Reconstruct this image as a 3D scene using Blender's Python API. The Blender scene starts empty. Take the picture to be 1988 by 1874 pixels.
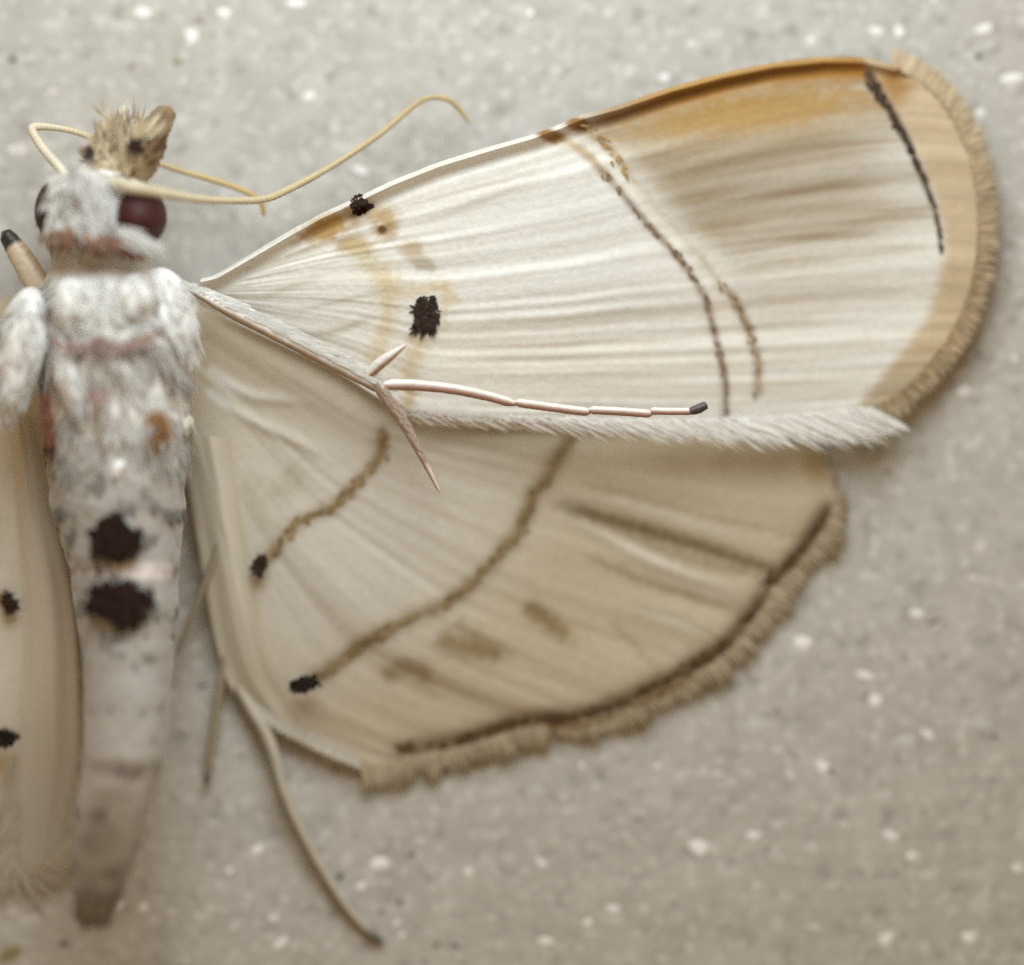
import bpy, math
import numpy as np

# ------------------------------------------------------------------ camera, world, lamp, exposure
# 1 Blender unit = 1 cm.  All measures were read off a 1988 x 1874 view of the photograph.
H = 8.0                      # camera height above the speckled surface
K = 2.44 / 1988              # cm per measured pixel on the surface
SC = bpy.context.scene
SC.unit_settings.system = 'METRIC'
SC.unit_settings.scale_length = 0.01
COL = SC.collection

cam_d = bpy.data.cameras.new("camera")
cam = bpy.data.objects.new("camera", cam_d)
COL.objects.link(cam)
cam.location = (0, 0, H)
cam_d.sensor_width = 36
cam_d.lens = 36 * H / 2.44
cam_d.clip_start = 0.1
cam_d.clip_end = 200
cam_d.dof.use_dof = True
cam_d.dof.focus_distance = H - 0.235
cam_d.dof.aperture_fstop = 0.15
SC.camera = cam

world = bpy.data.worlds.new("World")
SC.world = world
world.use_nodes = True
bg = world.node_tree.nodes["Background"]
bg.inputs[0].default_value = (1.0, 0.68, 0.36, 1)
bg.inputs[1].default_value = 0.38

lamp_d = bpy.data.lights.new("key_lamp", 'AREA')
lamp_d.shape = 'DISK'
lamp_d.size = 3.2
lamp_d.energy = 210
lamp_d.color = (0.89, 0.99, 1.03)
lamp = bpy.data.objects.new("key_lamp", lamp_d)
COL.objects.link(lamp)
lamp.location = (-0.1, 3.0, 3.1)
lamp.rotation_euler = (-math.atan2(2.9, 3.1), 0, 0.0)

SC.view_settings.view_transform = 'Standard'
SC.view_settings.look = 'None'
SC.view_settings.exposure = 0
SC.view_settings.gamma = 1
SC.cycles.use_denoising = False
SC.cycles.max_bounces = 6

RNG = np.random.default_rng(11)


# ------------------------------------------------------------------ helpers
def W3(px, py, z):
    """Measured pixel at height z -> world position (n,3)."""
    px, py, z = np.broadcast_arrays(np.asarray(px, float), np.asarray(py, float), np.asarray(z, float))
    f = K * (H - z) / H
    return np.stack([(px - 994) * f, (937 - py) * f, z], -1)


def _hash(i, j, seed):
    h = (i * 374761393 + j * 668265263 + seed * 1442695041) & 0xFFFFFFFF
    h = ((h ^ (h >> 13)) * 1274126177) & 0xFFFFFFFF
    return ((h ^ (h >> 16)) & 0xFFFF) / 65535.0


def vnoise(x, y, seed=0):
    x = np.asarray(x, float); y = np.asarray(y, float)
    xi = np.floor(x).astype(np.int64); yi = np.floor(y).astype(np.int64)
    fx = x - xi; fy = y - yi
    fx = fx * fx * (3 - 2 * fx); fy = fy * fy * (3 - 2 * fy)
    a = _hash(xi, yi, seed); b = _hash(xi + 1, yi, seed)
    c = _hash(xi, yi + 1, seed); d = _hash(xi + 1, yi + 1, seed)
    return (a * (1 - fx) + b * fx) * (1 - fy) + (c * (1 - fx) + d * fx) * fy - 0.5


def fbm(x, y, seed=0, octs=4):
    r = 0; a = 1.0
    for k in range(octs):
        r = r + a * vnoise(x * 2 ** k, y * 2 ** k, seed + k * 17); a *= 0.5
    return r


def sst(x, a, b):
    t = np.clip((np.asarray(x, float) - a) / (b - a), 0, 1)
    return t * t * (3 - 2 * t)


def smooth_poly(pts, n=200):
    """Catmull-Rom through pts, resampled evenly to n points."""
    P = np.asarray(pts, float)
    Q = np.vstack([2 * P[0] - P[1], P, 2 * P[-1] - P[-2]])
    out = []
    for i in range(1, len(Q) - 2):
        t = np.linspace(0, 1, 24, endpoint=False)[:, None]
        p0, p1, p2, p3 = Q[i - 1], Q[i], Q[i + 1], Q[i + 2]
        out.append(0.5 * (2 * p1 + (p2 - p0) * t + (2 * p0 - 5 * p1 + 4 * p2 - p3) * t ** 2 + (3 * p1 - p0 - 3 * p2 + p3) * t ** 3))
    out.append(P[-1:])
    out = np.vstack(out)
    s = np.r_[0, np.cumsum(np.linalg.norm(np.diff(out, axis=0), axis=1))]
    q = np.linspace(0, s[-1], n)
    return np.stack([np.interp(q, s, out[:, k]) for k in range(out.shape[1])], 1)


def pdist(X, Y, pts):
    """Distance to a polyline and the fraction along it."""
    P = np.asarray(pts, float)
    best = np.full(np.shape(X), 1e9); frac = np.zeros(np.shape(X))
    L = np.r_[0, np.cumsum(np.linalg.norm(np.diff(P, axis=0), axis=1))]
    for i in range(len(P) - 1):
        a, b = P[i], P[i + 1]; d = b - a; l2 = max((d * d).sum(), 1e-9)
        t = np.clip(((X - a[0]) * d[0] + (Y - a[1]) * d[1]) / l2, 0, 1)
        r = np.hypot(X - a[0] - t * d[0], Y - a[1] - t * d[1])
        m = r < best
        best = np.where(m, r, best)
        frac = np.where(m, (L[i] + t * math.sqrt(l2)) / L[-1], frac)
    return best, frac


def blob(X, Y, cx, cy, rx, ry, rot=0, soft=0.55, seed=None):
    c, s = math.cos(math.radians(rot)), math.sin(math.radians(rot))
    u = ((X - cx) * c + (Y - cy) * s) / rx; v = (-(X - cx) * s + (Y - cy) * c) / ry
    r = np.hypot(u, v)
    if seed is not None:
        r = r + 0.5 * fbm(X / 14, Y / 14, seed, 3)
    return 1 - sst(r, 1 - soft, 1 + soft)


def mixc(col, c, m):
    m = np.clip(m, 0, 1)[..., None]
    return col * (1 - m) + np.asarray(c, float) * m


def np_mesh(name, V, quads=None, tris=None, cols=None, uv=None, mat=None, parent=None, smooth=True):
    me = bpy.data.meshes.new(name)
    V = np.ascontiguousarray(V, dtype=np.float32).reshape(-1, 3)
    parts, sizes = [], []
    if quads is not None and len(quads):
        q = np.asarray(quads, np.int32); parts.append(q.ravel()); sizes.append(np.full(len(q), 4, np.int32))
    if tris is not None and len(tris):
        t = np.asarray(tris, np.int32); parts.append(t.ravel()); sizes.append(np.full(len(t), 3, np.int32))
    loops = np.concatenate(parts); sizes = np.concatenate(sizes)
    starts = np.r_[0, np.cumsum(sizes)[:-1]].astype(np.int32)
    me.vertices.add(len(V)); me.vertices.foreach_set("co", V.ravel())
    me.loops.add(len(loops)); me.loops.foreach_set("vertex_index", loops)
    me.polygons.add(len(sizes)); me.polygons.foreach_set("loop_start", starts)
    try:
        me.polygons.foreach_set("loop_total", sizes)
    except Exception:
        pass
    if smooth:
        me.polygons.foreach_set("use_smooth", np.ones(len(sizes), bool))
    me.update(calc_edges=True)
    if cols is not None:
        at = me.color_attributes.new("pigment", 'FLOAT_COLOR', 'POINT')
        c4 = np.ones((len(V), 4), np.float32); c4[:, :3] = np.asarray(cols).reshape(-1, 3)
        at.data.foreach_set("color", c4.ravel())
    if uv is not None:
        l = me.uv_layers.new(name="grain")
        l.data.foreach_set("uv", np.asarray(uv, np.float32).reshape(-1, 2)[loops].ravel())
    me.validate()
    o = bpy.data.objects.new(name, me)
    COL.objects.link(o)
    if mat:
        me.materials.append(mat)
    if parent:
        o.parent = parent
    return o


def grid_quads(nu, nv, wrap=False):
    i = np.arange(nu - 1)[:, None]; j = np.arange(nv if wrap else nv - 1)[None, :]
    j2 = (j + 1) % nv
    return np.stack([i * nv + j + 0 * i, (i + 1) * nv + j, (i + 1) * nv + j2, i * nv + j2], -1).reshape(-1, 4)


def blades(P, D, S, N, L, Wd, C0, C1, bend=0.25):
    """Scale-hairs: base, middle and tip; P base, D direction, S side, N lift direction."""
    n = len(P); L = np.asarray(L)[:, None]; Wd = np.asarray(Wd)[:, None]
    V = np.empty((n, 5, 3))
    V[:, 0] = P - S * Wd * 0.5; V[:, 1] = P + S * Wd * 0.5
    mid = P + D * L * 0.55 + N * L * bend * 0.5
    V[:, 2] = mid - S * Wd * 0.48; V[:, 3] = mid + S * Wd * 0.48
    V[:, 4] = P + D * L + N * L * bend * 0.45
    C = np.empty((n, 5, 3)); C[:, 0] = C0; C[:, 1] = C0; C[:, 2] = (C0 + C1) / 2; C[:, 3] = (C0 + C1) / 2; C[:, 4] = C1
    b = (np.arange(n) * 5)[:, None]
    return V.reshape(-1, 3), b + np.array([[0, 1, 3, 2]]), b + np.array([[2, 3, 4]]), C.reshape(-1, 3)


def join_blades(sets):
    Vs, Qs, Ts, Cs = [], [], [], []; off = 0
    for V, Q, T, C in sets:
        Vs.append(V); Qs.append(Q + off); Ts.append(T + off); Cs.append(C); off += len(V)
    return np.vstack(Vs), np.vstack(Qs), np.vstack(Ts), np.vstack(Cs)


# ------------------------------------------------------------------ materials
def pigment_mat(name, rough=0.7, transl=0.0, sheen=0.0, grain=(40, 40), grain_amt=0.12, bump=0.0, use_uv=False, spec=0.25, sss=0.0):
    m = bpy.data.materials.new(name); m.use_nodes = True
    nt = m.node_tree; n = nt.nodes; l = nt.links
    b = n["Principled BSDF"]; out = n["Material Output"]
    at = n.new("ShaderNodeAttribute"); at.attribute_name = "pigment"
    tc = n.new("ShaderNodeTexCoord"); mp = n.new("ShaderNodeMapping")
    l.new(tc.outputs["UV" if use_uv else "Object"], mp.inputs[0])
    mp.inputs["Scale"].default_value = (grain[0], grain[1], grain[1])
    nz = n.new("ShaderNodeTexNoise"); nz.inputs["Scale"].default_value = 1; nz.inputs["Detail"].default_value = 3
    l.new(mp.outputs[0], nz.inputs["Vector"])
    mr = n.new("ShaderNodeMapRange"); mr.inputs[3].default_value = 1 - grain_amt; mr.inputs[4].default_value = 1 + grain_amt
    l.new(nz.outputs["Fac"], mr.inputs[0])
    mx = n.new("ShaderNodeVectorMath"); mx.operation = 'SCALE'
    l.new(at.outputs["Color"], mx.inputs[0]); l.new(mr.outputs[0], mx.inputs["Scale"])
    l.new(mx.outputs[0], b.inputs["Base Color"])
    b.inputs["Roughness"].default_value = rough
    b.inputs["Specular IOR Level"].default_value = spec
    if sheen:
        b.inputs["Sheen Weight"].default_value = sheen
    if sss:
        b.inputs["Subsurface Weight"].default_value = sss
        b.inputs["Subsurface Radius"].default_value = (0.05, 0.045, 0.04)
        b.inputs["Subsurface Scale"].default_value = 1.0
    if bump:
        bp = n.new("ShaderNodeBump"); bp.inputs["Strength"].default_value = bump; bp.inputs["Distance"].default_value = 0.004
        l.new(nz.outputs["Fac"], bp.inputs["Height"]); l.new(bp.outputs[0], b.inputs["Normal"])
    if transl:
        tr = n.new("ShaderNodeBsdfTranslucent"); l.new(mx.outputs[0], tr.inputs[0])
        ms = n.new("ShaderNodeMixShader"); ms.inputs[0].default_value = transl
        l.new(b.outputs[0], ms.inputs[1]); l.new(tr.outputs[0], ms.inputs[2]); l.new(ms.outputs[0], out.inputs[0])
    return m


M_WING = pigment_mat("wing_membrane", 0.55, 0.14, 0.15, (240, 320), 0.2, 0.2, True, 0.3)
M_HIND = pigment_mat("hindwing_membrane", 0.65, 0.28, 0.1, (240, 240), 0.18, 0.2, True, 0.2)
M_SCALE = pigment_mat("wing_scales", 0.6, 0.25, 0.1, (60, 60), 0.1)
M_DARK = pigment_mat("dark_scales", 0.75, 0.0, 0.0, (90, 90), 0.3, spec=0.08)
M_FUR = pigment_mat("body_scales", 0.6, 0.5, 0.2, (30, 30), 0.08)
M_BODY = pigment_mat("body_skin", 0.7, 0.0, 0.3, (60, 60), 0.12, 0.4)
M_LEG = pigment_mat("leg_scales", 0.45, 0.0, 0.2, (70, 70), 0.14, 0.25, spec=0.4)
M_EYE = pigment_mat("compound_eye", 0.6, 0.0, 0.0, (150, 150), 0.25, 0.15, spec=0.35)


def surface_mat():
    m = bpy.data.materials.new("speckled_surface"); m.use_nodes = True
    nt = m.node_tree; n = nt.nodes; l = nt.links; b = n["Principled BSDF"]
    tc = n.new("ShaderNodeTexCoord")

    def noise(scale, detail, rough=0.5):
        z = n.new("ShaderNodeTexNoise"); z.inputs["Scale"].default_value = scale; z.inputs["Detail"].default_value = detail
        z.inputs["Roughness"].default_value = rough
        l.new(tc.outputs["Object"], z.inputs["Vector"]); return z

    a = noise(9, 5, 0.62)
    r1 = n.new("ShaderNodeValToRGB"); l.new(a.outputs["Fac"], r1.inputs[0])
    r1.color_ramp.elements[0].position = 0.3; r1.color_ramp.elements[0].color = (0.398, 0.381, 0.345, 1)
    r1.color_ramp.elements[1].position = 0.68; r1.color_ramp.elements[1].color = (0.50, 0.482, 0.446, 1)
    f = noise(34, 2)
    r2 = n.new("ShaderNodeValToRGB"); l.new(f.outputs["Fac"], r2.inputs[0])
    r2.color_ramp.elements[0].position = 0.54; r2.color_ramp.elements[0].color = (0, 0, 0, 1)
    r2.color_ramp.elements[1].position = 0.74; r2.color_ramp.elements[1].color = (1, 1, 1, 1)
    mx = n.new("ShaderNodeMix"); mx.data_type = 'RGBA'
    l.new(r2.outputs[0], mx.inputs["Factor"]); l.new(r1.outputs[0], mx.inputs["A"]); mx.inputs["B"].default_value = (0.63, 0.62, 0.585, 1)
    g = noise(22, 3)
    r3 = n.new("ShaderNodeValToRGB"); l.new(g.outputs["Fac"], r3.inputs[0])
    r3.color_ramp.elements[0].position = 0.30; r3.color_ramp.elements[0].color = (1, 1, 1, 1)
    r3.color_ramp.elements[1].position = 0.44; r3.color_ramp.elements[1].color = (0, 0, 0, 1)
    mx2 = n.new("ShaderNodeMix"); mx2.data_type = 'RGBA'
    l.new(r3.outputs[0], mx2.inputs["Factor"]); l.new(mx.outputs["Result"], mx2.inputs["A"]); mx2.inputs["B"].default_value = (0.33, 0.32, 0.29, 1)
    l.new(mx2.outputs["Result"], b.inputs["Base Color"])
    b.inputs["Roughness"].default_value = 0.55
    b.inputs["Specular IOR Level"].default_value = 0.25
    bp = n.new("ShaderNodeBump"); bp.inputs["Strength"].default_value = 0.35; bp.inputs["Distance"].default_value = 0.01
    l.new(g.outputs["Fac"], bp.inputs["Height"]); l.new(bp.outputs[0], b.inputs["Normal"])
    return m


def plain_mat(name, c, rough=0.5, var=0.15):
    m = bpy.data.materials.new(name); m.use_nodes = True
    nt = m.node_tree; n = nt.nodes; l = nt.links; b = n["Principled BSDF"]
    tc = n.new("ShaderNodeTexCoord"); z = n.new("ShaderNodeTexNoise"); z.inputs["Scale"].default_value = 30
    l.new(tc.outputs["Object"], z.inputs["Vector"])
    r = n.new("ShaderNodeValToRGB"); l.new(z.outputs["Fac"], r.inputs[0])
    r.color_ramp.elements[0].position = 0.3; r.color_ramp.elements[1].position = 0.7
    r.color_ramp.elements[0].color = tuple(v * (1 - var) for v in c) + (1,)
    r.color_ramp.elements[1].color = tuple(min(1, v * (1 + var)) for v in c) + (1,)
    l.new(r.outputs[0], b.inputs["Base Color"]); b.inputs["Roughness"].default_value = rough
    b.inputs["Specular IOR Level"].default_value = 0.3
    return m


# ------------------------------------------------------------------ the speckled surface
n_s = 61
gx = np.linspace(-30, 30, n_s)
GX, GY = np.meshgrid(gx, gx, indexing='ij')
surf = np_mesh("speckled_surface", np.stack([GX, GY, 0 * GX], -1), grid_quads(n_s, n_s), mat=surface_mat(), smooth=False)
surf['kind'] = 'structure'
surf['label'] = "pale grey speckled hard surface the moth rests on"


def chip_mesh(name, seed, mat, k=9):
    r = np.random.default_rng(seed)
    a = np.linspace(0, 2 * np.pi, k, endpoint=False) + r.uniform(-.2, .2, k)
    rad = r.uniform(0.6, 1.1, k)
    V = [(0, 0, 0.13)]
    for s, z in ((0.72, 0.11), (1.0, -0.02)):
        V += [(math.cos(t) * q * s, math.sin(t) * q * s, z) for t, q in zip(a, rad)]
    F = [(0, 1 + i, 1 + (i + 1) % k) for i in range(k)]
    F += [(1 + i, 1 + k + i, 1 + k + (i + 1) % k, 1 + (i + 1) % k) for i in range(k)]
    me = bpy.data.meshes.new(name); me.from_pydata(V, [], F); me.materials.append(mat)
    me.polygons.foreach_set("use_smooth", [True] * len(F))
    return me


M_CHIP = [plain_mat("white_fleck", (0.86, 0.85, 0.83), 0.4), plain_mat("pinkish_fleck", (0.64, 0.60, 0.57), 0.45), plain_mat("grey_fleck", (0.54, 0.54, 0.505), 0.5)]
M_SPECK = [plain_mat("teal_speck", (0.10, 0.12, 0.11), 0.5), plain_mat("olive_speck", (0.26, 0.24, 0.12), 0.6), plain_mat("brown_speck", (0.20, 0.155, 0.14), 0.6)]
CHIPS = [[chip_mesh("fleck", 100 + i * 7 + j, M_CHIP[j]) for i in range(6)] for j in range(3)]
SPECKS = [[chip_mesh("speck", 300 + i * 7 + j, M_SPECK[j], 7) for i in range(3)] for j in range(3)]


def put_chip(me, name, px, py, rx, ry, rot):
    o = bpy.data.objects.new(name, me); COL.objects.link(o)
    o.parent = surf
    o.location = W3(px, py, 0.0)
    o.scale = (rx * K, ry * K, min(rx, ry) * K * 0.35)
    o.rotation_euler = (0, 0, rot)


# flecks that can be picked out in the photograph: x, y, half-length, half-width, degrees, tone (0 white, 1 pinkish, 2 grey)
FL = [(1357, 1644, 24, 17, 20, 0), (738, 1674, 22, 18, 10, 0), (910, 1690, 13, 9, 0, 0), (1400, 1682, 13, 11, 40, 2), (1462, 1622, 20, 9, 0, 0),
      (1464, 1410, 24, 17, 5, 2), (1598, 1488, 17, 12, 30, 0), (1680, 1310, 22, 10, 20, 0), (1700, 1357, 20, 13, 0, 0), (1560, 1247, 24, 13, 10, 0),
      (1760, 1440, 30, 17, 10, 2), (1868, 760, 18, 12, -30, 0), (1780, 1190, 17, 8, 10, 0), (1885, 866, 19, 12, 0, 2), (1530, 730 + 700, 13, 9, 0, 2),
      (1690, 1120, 30, 13, 10, 2), (1905, 1062, 15, 12, 0, 1), (1890, 1122, 16, 9, 20, 1), (1795, 1365, 10, 7, 0, 1), (1900, 1398, 20, 9, -45, 2),
      (1640, 1600, 18, 8, 25, 1), (1450, 1500, 14, 9, 0, 2), (1420, 1520, 18, 10, 40, 2), (1610, 1570, 12, 8, 0, 2), (1730, 1622, 20, 9, 20, 0),
      (1770, 1660, 14, 10, 0, 0), (1680, 1680, 20, 8, 0, 2), (1800, 1700, 20, 8, 0, 1), (1190, 1765, 18, 9, 0, 0), (1140, 1790, 12, 9, -30, 0),
      (1470, 1720, 12, 8, 0, 1), (1580, 1800, 20, 8, 10, 1), (1720, 1820, 22, 12, -30, 0), (1900, 1750, 34, 12, -40, 2), (1880, 1820, 20, 12, 0, 0),
      (1240, 1690, 9, 6, 50, 1), (1120, 1700, 10, 7, 20, 2), (1060, 1825, 18, 10, 20, 0), (230, 1755, 14, 12, 0, 0), (870, 1760, 16, 14, 0, 2),
      (500, 1650, 17, 11, -40, 0), (445, 1690, 10, 8, 0, 0), (545, 1830, 22, 8, -40, 0), (30, 1770, 16, 14, 0, 1), (280, 1760, 14, 9, 0, 0),
      (840, 1690, 11, 8, 0, 2), (600, 1480, 11, 9, 0, 2), (700, 1720, 14, 9, -40, 0), (905, 1720 - 700, 1, 1, 0, 2),
      (100, 50, 24, 14, 10, 2), (240, 50, 34, 12, 0, 2), (280, 25, 22, 10, 10, 0), (435, 25, 18, 10, 0, 0), (372, 68, 15, 18, 20, 0), (575, 5, 24, 9, 0, 0),
      (102, 178, 18, 8, 0, 1), (240, 215, 22, 10, -30, 0), (355, 108, 14, 9, 0, 2), (680, 50, 12, 7, 0, 2), (1080, 140, 16, 14, 0, 2),
      (700, 330, 20, 8, 20, 0), (670, 290, 20, 11, 0, 2), (760, 350, 14, 14, 0, 2), (650, 190 + 60, 16, 14, 0, 2), (560, 420, 20, 9, 10, 2), (545, 390, 24, 9, 10, 2),
      (1220, 140, 12, 14, 0, 1), (1010, 60, 14, 10, 0, 2), (1180, 25, 12, 10, 0, 1), (1480, 30, 24, 9, 0, 2), (1700, 60, 18, 9, 0, 0), (1745, 60, 14, 13, 40, 0),
      (1910, 55, 22, 9, -20, 0), (1965, 150, 28, 12, 0, 0), (1900, 130, 20, 6, 10, 2), (1870, 330, 0.1, 0.1, 0, 2), (1350, 90, 16, 10, 0, 2), (1510, 50, 12, 8, 0, 2),
      (1290, 150, 12, 9, 0, 0), (1380, 70, 18, 10, 0, 2), (880, 60, 16, 10, 0, 2), (955, 105, 16, 12, 0, 2), (40, 290, 20, 14, 0, 1), (1010, 20, 26, 9, 0, 2)]
for i, (x, y, a, b, r, t) in enumerate(FL):
    if a > 2:
        put_chip(CHIPS[t][i % 6], "fleck", x, y, a, b, -math.radians(r))
SPK = [(1899, 110, 9, 8, 0), (395, 1331, 13, 7, 0), (660, 1702, 11, 8, 0), (775, 1752, 8, 6, 0), (1612, 1497, 10, 6, 0), (1813, 1207, 14, 7, 2), (1930, 1430, 10, 5, 0),
       (125, 1833, 12, 8, 0), (848, 1835, 9, 12, 1), (885, 1835, 9, 6, 0), (345, 120, 15, 7, 1), (25, 115, 10, 8, 0), (255, 130, 8, 6, 2), (388, 40, 12, 6, 2), (650, 1497, 7, 5, 0),
       (20, 1850, 40, 16, 1), (1240, 1590, 9, 5, 2), (1900, 690, 8, 6, 2), (740, 1770, 8, 5, 0), (1510, 1380, 9, 5, 2), (800, 1660, 10, 7, 2)]
for i, (x, y, a, b, t) in enumerate(SPK):
    put_chip(SPECKS[t][i % 3], "speck", x, y, a, b, -math.radians(20 * (i % 5) - 30))
rr = np.random.default_rng(5)
placed = 0
while placed < 208:
    x, y = rr.uniform(-120, 2110), rr.uniform(-120, 2000)
    if 40 < x < 1600 and 260 < y < 1450:
        continue
    if x < 600 and 300 < y < 1650:
        continue
    s = rr.uniform(4.5, 11)
    t = int(rr.choice([0, 1, 2, 2]))
    put_chip(CHIPS[t][placed % 6], "fleck", x, y, s * rr.uniform(1, 1.7), s * 0.8, rr.uniform(-0.8, 0.8))
    placed += 1


# ------------------------------------------------------------------ the moth
moth = bpy.data.objects.new("moth", None)
COL.objects.link(moth)
moth.location = (0, 0, 0)
moth.empty_display_size = 0.1
moth['label'] = "cream white moth with spread wings, brown lines and black spots, resting on the speckled surface"
moth['category'] = "moth"


def ident(px, py):
    return px, py


def make_left(ax, ay, bx, by, rot, sc=1.0):
    """Mirror about a vertical through (ax, ay), turn by rot degrees and carry that point to (bx, by)."""
    c, s = math.cos(math.radians(rot)) * sc, math.sin(math.radians(rot)) * sc

    def f(px, py):
        u = -(np.asarray(px, float) - ax); v = np.asarray(py, float) - ay
        return bx + u * c - v * s, by + u * s + v * c
    return f


def coons(c0, c1, d0, d1, nu, nv):
    """c0, c1: curves along u at v = 0, 1; d0, d1: curves along v at u = 0, 1."""
    c0, c1 = smooth_poly(c0, nu), smooth_poly(c1, nu)
    d0, d1 = smooth_poly(d0, nv), smooth_poly(d1, nv)
    u = np.linspace(0, 1, nu)[:, None, None]; v = np.linspace(0, 1, nv)[None, :, None]
    S = (1 - v) * c0[:, None] + v * c1[:, None] + (1 - u) * d0[None] + u * d1[None]
    S = S - ((1 - u) * (1 - v) * c0[0] + (1 - u) * v * c1[0] + u * (1 - v) * c0[-1] + u * v * c1[-1])
    return S[..., 0], S[..., 1], u[..., 0] + 0 * v[..., 0], v[..., 0] + 0 * u[..., 0]


# ---------- forewing
COSTA = [(392, 540), (418, 533), (480, 497), (560, 450), (620, 417), (690, 385), (760, 352), (850, 316), (950, 285), (1030, 262), (1090, 240), (1130, 223), (1200, 204), (1300, 170),
         (1400, 143), (1500, 122), (1600, 111), (1680, 112), (1738, 127)]
TERMEN = [(1738, 127), (1788, 152), (1832, 196), (1868, 255), (1892, 322), (1904, 400), (1902, 490), (1884, 575), (1852, 648), (1808, 708), (1758, 762), (1690, 800)]
INNER = [(384, 592), (440, 618), (560, 675), (660, 725), (740, 775), (800, 806), (950, 817), (1100, 820), (1250, 824), (1400, 822), (1550, 815), (1690, 800)]
XPM = ([262, 280, 310, 370, 430, 480, 530, 580, 640, 700, 750, 800, 860], [1060, 1112, 1150, 1203, 1252, 1300, 1340, 1370, 1385, 1402, 1409, 1407, 1405])
XTM = ([100, 140, 150, 205, 270, 340, 400, 480, 560, 620, 670, 710, 770, 800], [1660, 1683, 1690, 1725, 1760, 1790, 1815, 1826, 1812, 1788, 1755, 1722, 1675, 1650])
PM_IN = list(zip(XPM[1], XPM[0]))
PM_OUT_A = [(1128, 243), (1165, 270), (1195, 300), (1215, 335), (1260, 395), (1310, 450), (1360, 505)]
PM_OUT_B = [(1360, 505), (1395, 550), (1425, 580), (1444, 617), (1462, 665), (1472, 708), (1471, 763)]
TM_LINE = [(1686, 146), (1706, 180), (1727, 212), (1760, 272), (1790, 342), (1813, 400), (1823, 450), (1826, 490)]


def fw_z(X, Y, u, v):
    base = 0.205 - 0.125 * sst(u, 0.35, 1.0) - 0.075 * v * (1 - sst(u, 0.55, 1.0)) + 0.02 * np.sin(np.clip(v, 0, 1) * np.pi)
    return base


def fw_pleat(u, v, X, Y):
    vv = v * 1.0
    spread = 0.4 + 0.6 * sst(u, 0.0, 0.5)
    h = 0.012 * vnoise(vv * 9 + 3, u * 1.6, 1) + 0.0085 * vnoise(vv * 21 + 0.5 * u, u * 2.2 + 7, 2) + 0.0042 * vnoise(vv * 46, u * 4, 3)
    h = h * spread
    dc, _ = pdist(X, Y, COSTA)
    h = h * sst(dc, 4, 40)
    h = h + 0.028 * np.exp(-((dc - 8) / 7.5) ** 2) * (1 - 0.4 * sst(u, 0.7, 1)) - 0.012 * np.exp(-((dc - 26) / 9) ** 2)
    h = h + 0.0005 * fbm(X / 10, Y / 7, 9, 2)
    return h, dc


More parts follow.
